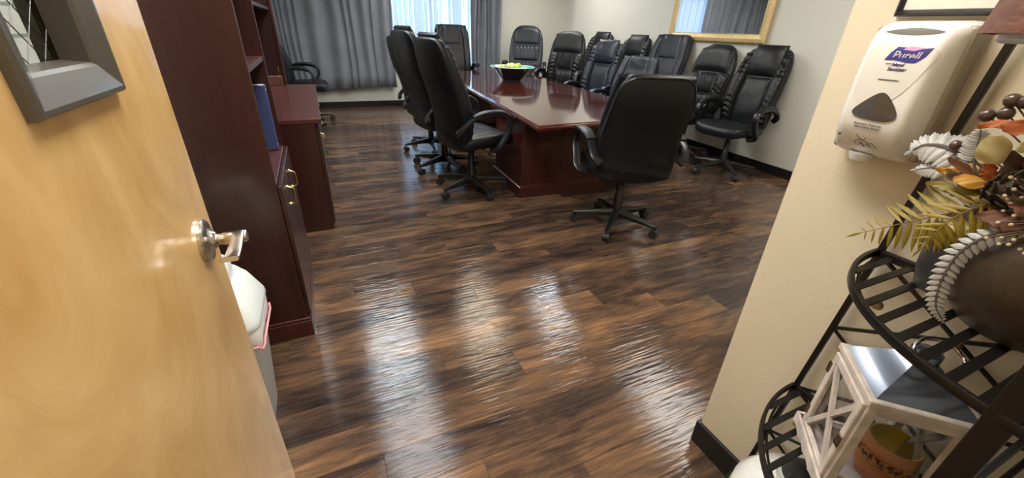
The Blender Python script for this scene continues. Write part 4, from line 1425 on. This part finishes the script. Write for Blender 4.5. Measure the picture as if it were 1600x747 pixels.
for k in range(4):
    fr = empty('side_frame' if k else 'door', (0, 0, 0), k * PI / 2); fr.parent = ln
    y = h_
    if k == 0: y = h_ + 0.0125
    m0 = 0.009
    lp('rail', (-h_ + 0.010, y - 0.006, 0.016), (h_ - 0.010, y + 0.006, 0.036), parent=fr)
    lp('rail', (-h_ + 0.010, y - 0.006, LZ - 0.024), (h_ - 0.010, y + 0.006, LZ - 0.004), parent=fr)
    if k == 0:
        lp('stile', (-h_ - 0.004, y - 0.006, 0.016), (-h_ + 0.0145, y + 0.006, LZ - 0.004), parent=fr)
        lp('stile', (h_ - 0.0145, y - 0.006, 0.016), (h_ + 0.004, y + 0.006, LZ - 0.004), parent=fr)
    if k in (0, 2, 3):
        stick((-h_ + 0.012, y, 0.036), (h_ - 0.012, y, LZ - 0.024), 0.006, 0.004, fr, Vector((1, 0, 0)))
        stick((h_ - 0.012, y - 0.0005, 0.036), (-h_ + 0.012, y - 0.0005, LZ - 0.024), 0.006, 0.004, fr, Vector((1, 0, 0)))
    bm = BM(); box(bm, (-h_ + 0.011, y - 0.0075, 0.030), (h_ - 0.011, y - 0.0062, LZ - 0.02)); fin('pane', bm, 'lantern_glass', fr, smooth=False)
    if k == 0:
        for z in (0.065, 0.19):
            bm = BM(); box(bm, (h_ - 0.004, y + 0.006, z - 0.012), (h_ + 0.006, y + 0.0085, z + 0.012)); cyl(bm, (h_ + 0.005, y + 0.008, z - 0.012), (h_ + 0.005, y + 0.008, z + 0.012), 0.0025, seg=8); fin('hinge', bm, 'old_brass', fr, smooth=False)
        bm = BM(); box(bm, (-h_ - 0.006, y + 0.006, 0.112), (-h_ + 0.010, y + 0.009, 0.140), 0.001); tube(bm, catmull([(-h_ - 0.004, y + 0.010, 0.118), (-h_ - 0.002, y + 0.016, 0.126), (-h_ + 0.002, y + 0.012, 0.138)], 4), 0.002, 6); fin('latch', bm, 'old_brass', fr, smooth=False)
lp('cornice', (-h_ - 0.016, -h_ - 0.016, LZ), (h_ + 0.016, h_ + 0.016, LZ + 0.014))
bm = BM()
n = 7; rings = []
for i in range(n + 1):
    t = i / n
    s = 0.062 * (1 - t) ** 1.25 + 0.022; z = LZ + 0.014 + 0.058 * t ** 0.85
    rings.append([bm.verts.new((s * a, s * b, z)) for a, b in ((-1, -1), (1, -1), (1, 1), (-1, 1))])
for a, b in zip(rings, rings[1:]):
    for k in range(4): bm.faces.new((a[k], a[(k + 1) % 4], b[(k + 1) % 4], b[k]))
bm.faces.new(list(reversed(rings[0]))); bm.faces.new(rings[-1])
fin('roof', bm, 'lantern_roof', ln, angle=50)
bm = BM(); lathe(bm, [(0, LZ + 0.075), (0.026, LZ + 0.075), (0.026, LZ + 0.088), (0.016, LZ + 0.094), (0, LZ + 0.095)], 24); cp = fin('cap', bm, 'lantern_roof', ln)
bm = BM()
RR = 0.040
tube(bm, [(-0.034 - RR * 0.80 * math.cos(2 * PI * k / 32), RR * math.sin(2 * PI * k / 32), LZ + 0.098 - 0.020 * math.cos(2 * PI * k / 32)) for k in range(32)], 0.0034, 8, closed=True)
fin('ring', bm, 'steel_ring', ln)
# candle cup inside
cu = tag(empty('candle_cup', (0.926, 0.160, 0.5155), 0, 0.9), 'orange wooden candle cup with gold inside, within the lantern', 'candle cup')
m, n_, l_, b_ = nt('cup_print')
tcn = n_.new('ShaderNodeTexCoord')
mp = n_.new('ShaderNodeMapping'); mp.inputs['Scale'].default_value = (60, 60, 60)
l_.new(tcn.outputs['Object'], mp.inputs['Vector'])
vo = n_.new('ShaderNodeTexNoise'); vo.inputs['Scale'].default_value = 2.4; vo.inputs['Detail'].default_value = 3
l_.new(mp.outputs['Vector'], vo.inputs['Vector'])
sx_ = n_.new('ShaderNodeSeparateXYZ'); l_.new(tcn.outputs['Object'], sx_.inputs[0])
mr_ = n_.new('ShaderNodeMapRange'); mr_.inputs['From Min'].default_value = 0.052; mr_.inputs['From Max'].default_value = 0.062; l_.new(sx_.outputs['Z'], mr_.inputs['Value'])
mr2 = n_.new('ShaderNodeMapRange'); mr2.inputs['From Min'].default_value = 0.085; mr2.inputs['From Max'].default_value = 0.076; l_.new(sx_.outputs['Z'], mr2.inputs['Value'])
th = n_.new('ShaderNodeMath'); th.operation = 'GREATER_THAN'; th.inputs[1].default_value = 0.5; l_.new(vo.outputs['Fac'], th.inputs[0])
m1 = n_.new('ShaderNodeMath'); m1.operation = 'MULTIPLY'; l_.new(mr_.outputs[0], m1.inputs[0]); l_.new(mr2.outputs[0], m1.inputs[1])
m2 = n_.new('ShaderNodeMath'); m2.operation = 'MULTIPLY'; l_.new(m1.outputs[0], m2.inputs[0]); l_.new(th.outputs[0], m2.inputs[1])
mix = n_.new('ShaderNodeMix'); mix.data_type = 'RGBA'
l_.new(m2.outputs[0], mix.inputs['Factor']); mix.inputs[6].default_value = (0.50, 0.18, 0.045, 1); mix.inputs[7].default_value = (0.06, 0.03, 0.015, 1)
l_.new(mix.outputs[2], b_.inputs['Base Color']); b_.inputs['Roughness'].default_value = 0.45
bm = BM(); lathe(bm, [(0, 0), (0.036, 0), (0.042, 0.004), (0.050, 0.04), (0.052, 0.07), (0.048, 0.105), (0.046, 0.108)], 36); fin('cup_outside', bm, 'cup_print', cu)
bm = BM(); lathe(bm, [(0.0465, 0.1085), (0.0440, 0.107), (0.0480, 0.07), (0.046, 0.04), (0.036, 0.02), (0, 0.018)], 36); fin('cup_inside', bm, 'gold_inside', cu)

# ================================================================== vase and arrangement on the upper shelf
VC = Vector((0.925, 0.125, 0.913))
vs = tag(empty('bronze_vase', VC), 'large dark bronze vase on the upper rack shelf', 'vase')
bm = BM(); lathe(bm, [(0, 0), (0.062, 0), (0.070, 0.006), (0.094, 0.035), (0.108, 0.080), (0.109, 0.115), (0.098, 0.155), (0.076, 0.182), (0.064, 0.195), (0.064, 0.206), (0.074, 0.214), (0.068, 0.215), (0.056, 0.204), (0.050, 0.185), (0.0, 0.175)], 40)
fin('vase_body', bm, 'vase_bronze', vs)
gv = tag(empty('grey_vase', (0.962, 0.232, 0.9135)), 'slim grey vase behind the bronze vase under the fern', 'vase')
bm = BM(); lathe(bm, [(0, 0), (0.034, 0), (0.038, 0.004), (0.046, 0.04), (0.050, 0.09), (0.044, 0.13), (0.028, 0.155), (0.024, 0.165), (0.030, 0.175), (0.025, 0.175), (0.02, 0.165), (0, 0.16)], 28)
fin('vase_body', bm, 'vase_grey', gv)

def leaf_mesh(shape, L, W, curl=0.2, n=8, m=4, thick=0.0006, wav=0.0, seed=0):
    """leaf along +y from the origin, upper side +z"""
    bm = BM()
    rows = []
    rn = random.Random(seed)
    for side in (1, -1):
        rr = []
        for i in range(n + 1):
            t = i / n
            wd = W * shape(t)
            row = []
            for j in range(-m, m + 1):
                s = j / m
                x = wd * s
                y = L * t
                z = curl * L * (-t * t) - 0.25 * abs(x) * abs(s) + wav * math.sin(7 * t + 3 * s + seed) + side * thick * 0.5
                row.append(bm.verts.new((x, y, z)))
            rr.append(row)
        rows.append(rr)
    for rr in rows:
        for i in range(n):
            for j in range(2 * m):
                bm.faces.new((rr[i][j], rr[i][j + 1], rr[i + 1][j + 1], rr[i + 1][j]))
    a, b = rows
    for i in range(n):
        for j in (0, 2 * m):
            bm.faces.new((a[i][j], a[i + 1][j], b[i + 1][j], b[i][j]))
    bmesh.ops.remove_doubles(bm, verts=bm.verts[:], dist=1e-6)
    return bm
almond = lambda t: math.sin(PI * min(1, t * 0.98 + 0.02)) ** 0.8 * (1 - 0.35 * t) + 0.01
def maple_shape(t):
    return max(0.02, (0.72 + 0.28 * abs(math.sin(4.5 * PI * t + 0.3))) * math.sin(PI * min(0.99, 0.06 + t * 0.93)) ** 0.7 * (1.1 - 0.5 * t))
def orient(o, p, d, roll=0.0):
    """place o at p with its +y along d, +z as far up as possible, rolled"""
    d = Vector(d).normalized()
    up = Vector((-0.55, -0.2, 0.8))
    x = d.cross(up).normalized(); z = x.cross(d)
    Mx = Matrix((x, d, z)).transposed().to_4x4()
    Mx = Mx @ Matrix.Rotation(roll, 4, 'Y')
    o.matrix_world = Matrix.Translation(p) @ Mx

def frond(name, label, cat, path, mats, nleaf, Lmax, Wf, droop, group=None, ang=60, shape=almond, stem_r=0.0018, start=0.12):
    pts = catmull(path, 8)
    base = pts[0]
    f = tag(empty(name, base), label, cat, group)
    bm = BM(); tube(bm, [p - base for p in pts], stem_r, 6, scale=lambda t: 1.0 - 0.7 * t); fin('stem', bm, mats[1], f)
    me = None
    N_ = len(pts) - 1
    for i in range(nleaf):
        t = start + (1 - start) * (i + 0.5) / nleaf
        k = t * N_; a = int(min(N_ - 1, k)); fr_ = k - a
        p = pts[a].lerp(pts[a + 1], fr_) - base
        tg = (pts[min(a + 2, N_)] - pts[max(a - 1, 0)]).normalized()
        view = Vector((-0.8, -0.25, 0.55))
        side = tg.cross(view).normalized()
        size = Lmax * (math.sin(PI * (0.18 + 0.80 * t)) ** 0.8) + 0.004
        for s in (-1, 1):
            d = (tg * math.cos(R(ang)) + side * s * math.sin(R(ang)) - Vector((0, 0, droop * (0.5 + 0.5 * math.sin(i * 2.3 + s))))).normalized()
            if me is None:
                o = fin('leaflet', leaf_mesh(shape, 1.0, Wf, 0.18, 6, 2, 0.02), mats[0], f); me = o.data
            else:
                o = mesh_obj('leaflet', me, f)
            x = d.cross(view).normalized(); z = x.cross(d)
            Mx = Matrix((x, d, z)).transposed().to_4x4()
            o.matrix_local = Matrix.Translation(p) @ Mx @ Matrix.Diagonal((size, size, size, 1))
    d = (pts[-1] - pts[-2]).normalized()
    o = mesh_obj('leaflet', me, f)
    view = Vector((-0.8, -0.25, 0.55)); x = d.cross(view).normalized(); z = x.cross(d)
    s_ = Lmax * 0.5
    o.matrix_local = Matrix.Translation(pts[-1] - base) @ Matrix((x, d, z)).transposed().to_4x4() @ Matrix.Diagonal((s_, s_, s_, 1))
    return f
frond('fern_frond', 'yellow green fern frond reaching left over the tan wall', 'fern', [(0.92, 0.15, 1.115), (0.90, 0.225, 1.085), (0.90, 0.282, 1.042), (0.90, 0.352, 0.984)], ('fern_yellow', 'fern_stem'), 15, 0.066, 0.085, 0.30, 'artificial stems in the vase', 68, start=0.25)
frond('fern_frond', 'olive fern frond drooping over the grey vase', 'fern', [(0.92, 0.15, 1.115), (0.87, 0.20, 1.11), (0.845, 0.232, 1.075), (0.835, 0.245, 1.02)], ('fern_yellow', 'fern_stem'), 10, 0.046, 0.085, 0.3, 'artificial stems in the vase', 66, start=0.3)
frond('silver_frond', 'frosted silver leaf arching towards the dispenser', 'leaf', [(0.92, 0.16, 1.11), (0.92, 0.24, 1.132), (0.92, 0.297, 1.155), (0.92, 0.33, 1.155), (0.92, 0.345, 1.142)], ('silver_leaf', 'silver_dark'), 20, 0.030, 0.24, 0.30, 'frosted silver leaves', 78, stem_r=0.006, start=0.35)
frond('silver_frond', 'small frosted silver leaf standing upright among the flowers', 'leaf', [(0.90, 0.18, 1.11), (0.88, 0.243, 1.135), (0.88, 0.258, 1.168), (0.88, 0.266, 1.196)], ('silver_leaf', 'silver_dark'), 14, 0.018, 0.22, 0.1, 'frosted silver leaves', 65, stem_r=0.003, start=0.5)
frond('silver_frond', 'long silver garland draped over the front of the bronze vase', 'leaf', [(0.85, 0.12, 1.105), (0.828, 0.172, 1.083), (0.826, 0.200, 1.040), (0.825, 0.203, 0.988), (0.826, 0.194, 0.945), (0.835, 0.180, 0.922)], ('silver_leaf', 'silver_dark'), 22, 0.015, 0.30, 0.1, 'frosted silver leaves', 60, stem_r=0.003)
frond('silver_frond', 'short frosted silver leaf low beside the olive foliage', 'leaf', [(0.92, 0.17, 1.11), (0.915, 0.26, 1.125), (0.91, 0.30, 1.125), (0.91, 0.325, 1.115)], ('silver_leaf', 'silver_dark'), 10, 0.018, 0.24, 0.2, 'frosted silver leaves', 70, stem_r=0.003, start=0.55)

def single_leaf(mat, p, d, L, W, label, shape=maple_shape, roll=0.0, curl=0.15, seed=0):
    o = fin('autumn_leaf', leaf_mesh(shape, L, W, curl, 12, 4, 0.0008, 0.003, seed), mat)
    orient(o, p, d, roll)
    tag(o, label, 'leaf', 'artificial autumn leaves')
    return o
round_shape = lambda t: math.sin(PI * min(0.98, 0.1 + 0.85 * t)) ** 0.5
single_leaf('leaf_orange', (0.87, 0.222, 1.216), (0.0, 0.95, -0.2), 0.050, 0.011, 'orange red leaf pointing left above the upright silver leaf', almond)
single_leaf('leaf_orange', (0.868, 0.245, 1.208), (0.05, -1, 0.15), 0.055, 0.016, 'second orange leaf at the right edge of the bouquet')
single_leaf('leaf_cream', (0.85, 0.228, 1.158), (-0.05, 0.2, 0.9), 0.038, 0.018, 'round cream leaf in front of the flowers', round_shape)
single_leaf('leaf_cream', (0.85, 0.213, 1.180), (0.0, -0.3, 0.6), 0.018, 0.009, 'tiny pale leaf right of the cream leaf')
single_leaf('leaf_gold', (0.86, 0.222, 1.130), (-0.1, 0.9, 0.0), 0.045, 0.016, 'golden orange leaf at the left of the bouquet', almond)
single_leaf('leaf_orange', (0.86, 0.222, 1.135), (0, 0.3, 0.6), 0.030, 0.012, 'small orange leaf in the middle of the bouquet')
single_leaf('leaf_olive', (0.87, 0.235, 1.108), (-0.1, 0.9, 0.1), 0.055, 0.013, 'olive leaf above the fern')
single_leaf('leaf_olive', (0.87, 0.20, 1.11), (-0.2, 0.7, 0.1), 0.05, 0.018, 'broad olive leaf over the vase mouth')
single_leaf('leaf_rust', (0.83, 0.160, 1.100), (-0.1, 0.9, -0.05), 0.05, 0.022, 'crumpled rust leaf over the vase front')
single_leaf('leaf_rust', (0.83, 0.145, 1.112), (-0.1, 0.5, 0.2), 0.05, 0.022, 'second rust leaf at the right over the vase')
single_leaf('leaf_cream', (0.853, 0.205, 1.060), (-0.1, 0.8, 0.25), 0.040, 0.015, 'pale yellow pink leaf over the grey vase', almond)
single_leaf('leaf_brown', (0.89, 0.20, 1.12), (-0.1, 0.2, 0.6), 0.06, 0.022, 'dark brown leaf deep in the bouquet')
single_leaf('leaf_brown', (0.88, 0.16, 1.13), (-0.1, -0.3, 0.6), 0.06, 0.022, 'dark brown leaf at the bouquet right')
rl = random.Random(5)
for i in range(44):
    mt = rl.choice(('leaf_olive', 'leaf_brown', 'leaf_rust', 'leaf_brown', 'leaf_gold', 'leaf_olive', 'leaf_orange'))
    p = (0.885 + rl.uniform(-0.02, 0.04), 0.195 + rl.uniform(-0.08, 0.07), 1.13 + rl.uniform(-0.03, 0.07))
    single_leaf(mt, p, (rl.uniform(-0.5, 0.2), rl.uniform(-0.9, 1.0), rl.uniform(-0.3, 0.9)), rl.uniform(0.025, 0.045), rl.uniform(0.007, 0.012), 'small %s filler leaf packed between the larger bouquet leaves' % {'leaf_olive': 'olive', 'leaf_brown': 'dark brown', 'leaf_rust': 'rust red', 'leaf_gold': 'golden', 'leaf_orange': 'orange'}[mt], almond, seed=i)['group'] = 'small %s filler leaves of the bouquet' % mt[5:]

def sprig(label, base, balls, r, mat, cat, group, name='berry_sprig', part='berry'):
    base = Vector(base)
    s = tag(empty(name, base), label, cat, group)
    me = None
    for i, q in enumerate(balls):
        q = Vector(q)
        bm = BM(); tube(bm, catmull([(0, 0, 0), (q - base) * 0.5 + Vector((0, 0, 0.008)), q - base], 3), 0.0012, 5); fin('twig', bm, 'stem_brown', s)
        if me is None:
            bm = BM(); superq(bm, r, r, r * 1.05, 1.0, 1.0, 14, 8); o = fin(part, bm, mat, s, angle=180); me = o.data; o.location = q - base
        else:
            o = mesh_obj(part, me, s, q - base)
    return s
sprig('brown berries at the top right of the bouquet', (0.89, 0.16, 1.13), [(0.90, 0.274, 1.214), (0.90, 0.256, 1.220), (0.90, 0.257, 1.238), (0.90, 0.243, 1.238)], 0.0095, 'berry', 'berries', 'brown berry sprigs')
sprig('pair of brown berries between the silver leaves', (0.90, 0.18, 1.12), [(0.91, 0.293, 1.164), (0.91, 0.275, 1.171)], 0.0082, 'berry', 'berries', 'brown berry sprigs')
rs = random.Random(11)
sprig('sprig of tiny cream seeds at the right of the bouquet', (0.86, 0.13, 1.09), [(0.82 + rs.uniform(-.012, .012), 0.175 + rs.uniform(-.03, .02), 1.125 + rs.uniform(-.02, .03)) for _ in range(22)], 0.0023, 'seed', 'dried flower', 'cream seed sprigs', 'seed_sprig', 'seed')
sprig('sprig of tiny cream seeds over the vase front', (0.85, 0.12, 1.10), [(0.80 + rs.uniform(-.012, .012), 0.155 + rs.uniform(-.03, .025), 1.082 + rs.uniform(-.015, .02)) for _ in range(22)], 0.0023, 'seed', 'dried flower', 'cream seed sprigs', 'seed_sprig', 'seed')
# pine cone: overlapping scales
pc = tag(empty('pine_cone', (0.850, 0.198, 1.128)), 'dark brown pine cone in the middle of the bouquet', 'pine cone')
pc.rotation_euler = (R(50), R(-30), 0)
bm = BM(); superq(bm, 0.018, 0.018, 0.028, 1, 1, 14, 8); fin('core', bm, 'cone', pc)
sme = None
for i in range(34):
    t = i / 33
    a = i * 2.39996
    r_ = 0.020 * math.sin(PI * (0.15 + 0.75 * t)); z = -0.026 + 0.052 * t
    if sme is None:
        o = fin('scale', leaf_mesh(lambda t: math.sin(PI * min(0.97, 0.25 + 0.7 * t)), 0.016, 0.0075, -0.2, 4, 2, 0.002), 'cone', pc); sme = o.data
    else: o = mesh_obj('scale', sme, pc)
    d = Vector((math.cos(a), math.sin(a), 0.5)).normalized(); u = Vector((0, 0, 1)); x = d.cross(u).normalized(); zz = x.cross(d)
    o.matrix_local = Matrix.Translation((r_ * 0.7 * math.cos(a), r_ * 0.7 * math.sin(a), z)) @ Matrix((x, d, zz)).transposed().to_4x4()

# ================================================================== hanging shade at the upper right
pn = tag(empty('hanging_shade', (0.80, 0.205, 1.3085)), 'rust brown textured shade with pale underside at the upper right corner', 'lamp shade')
bm = BM(); lathe(bm, [(0.083, 0.010), (0.078, 0.05), (0.058, 0.17), (0.050, 0.21), (0.046, 0.21), (0.054, 0.17), (0.074, 0.05), (0.080, 0.010), (0.083, 0.010)], 40); fin('lamp_shade', bm, 'shade_rust', pn)
bm = BM(); lathe(bm, [(0, 0.0), (0.060, 0.0), (0.066, 0.004), (0.066, 0.018), (0, 0.018)], 36); fin('diffuser', bm, 'shade_pale', pn)
bm = BM(); lathe(bm, [(0, 0.018), (0.012, 0.018), (0.012, 0.20), (0.046, 0.206), (0.046, 0.209), (0.004, 0.212), (0.003, CEIL - 1.3085), (0, CEIL - 1.3085)], 16); fin('cord', bm, 'black_plastic', pn)
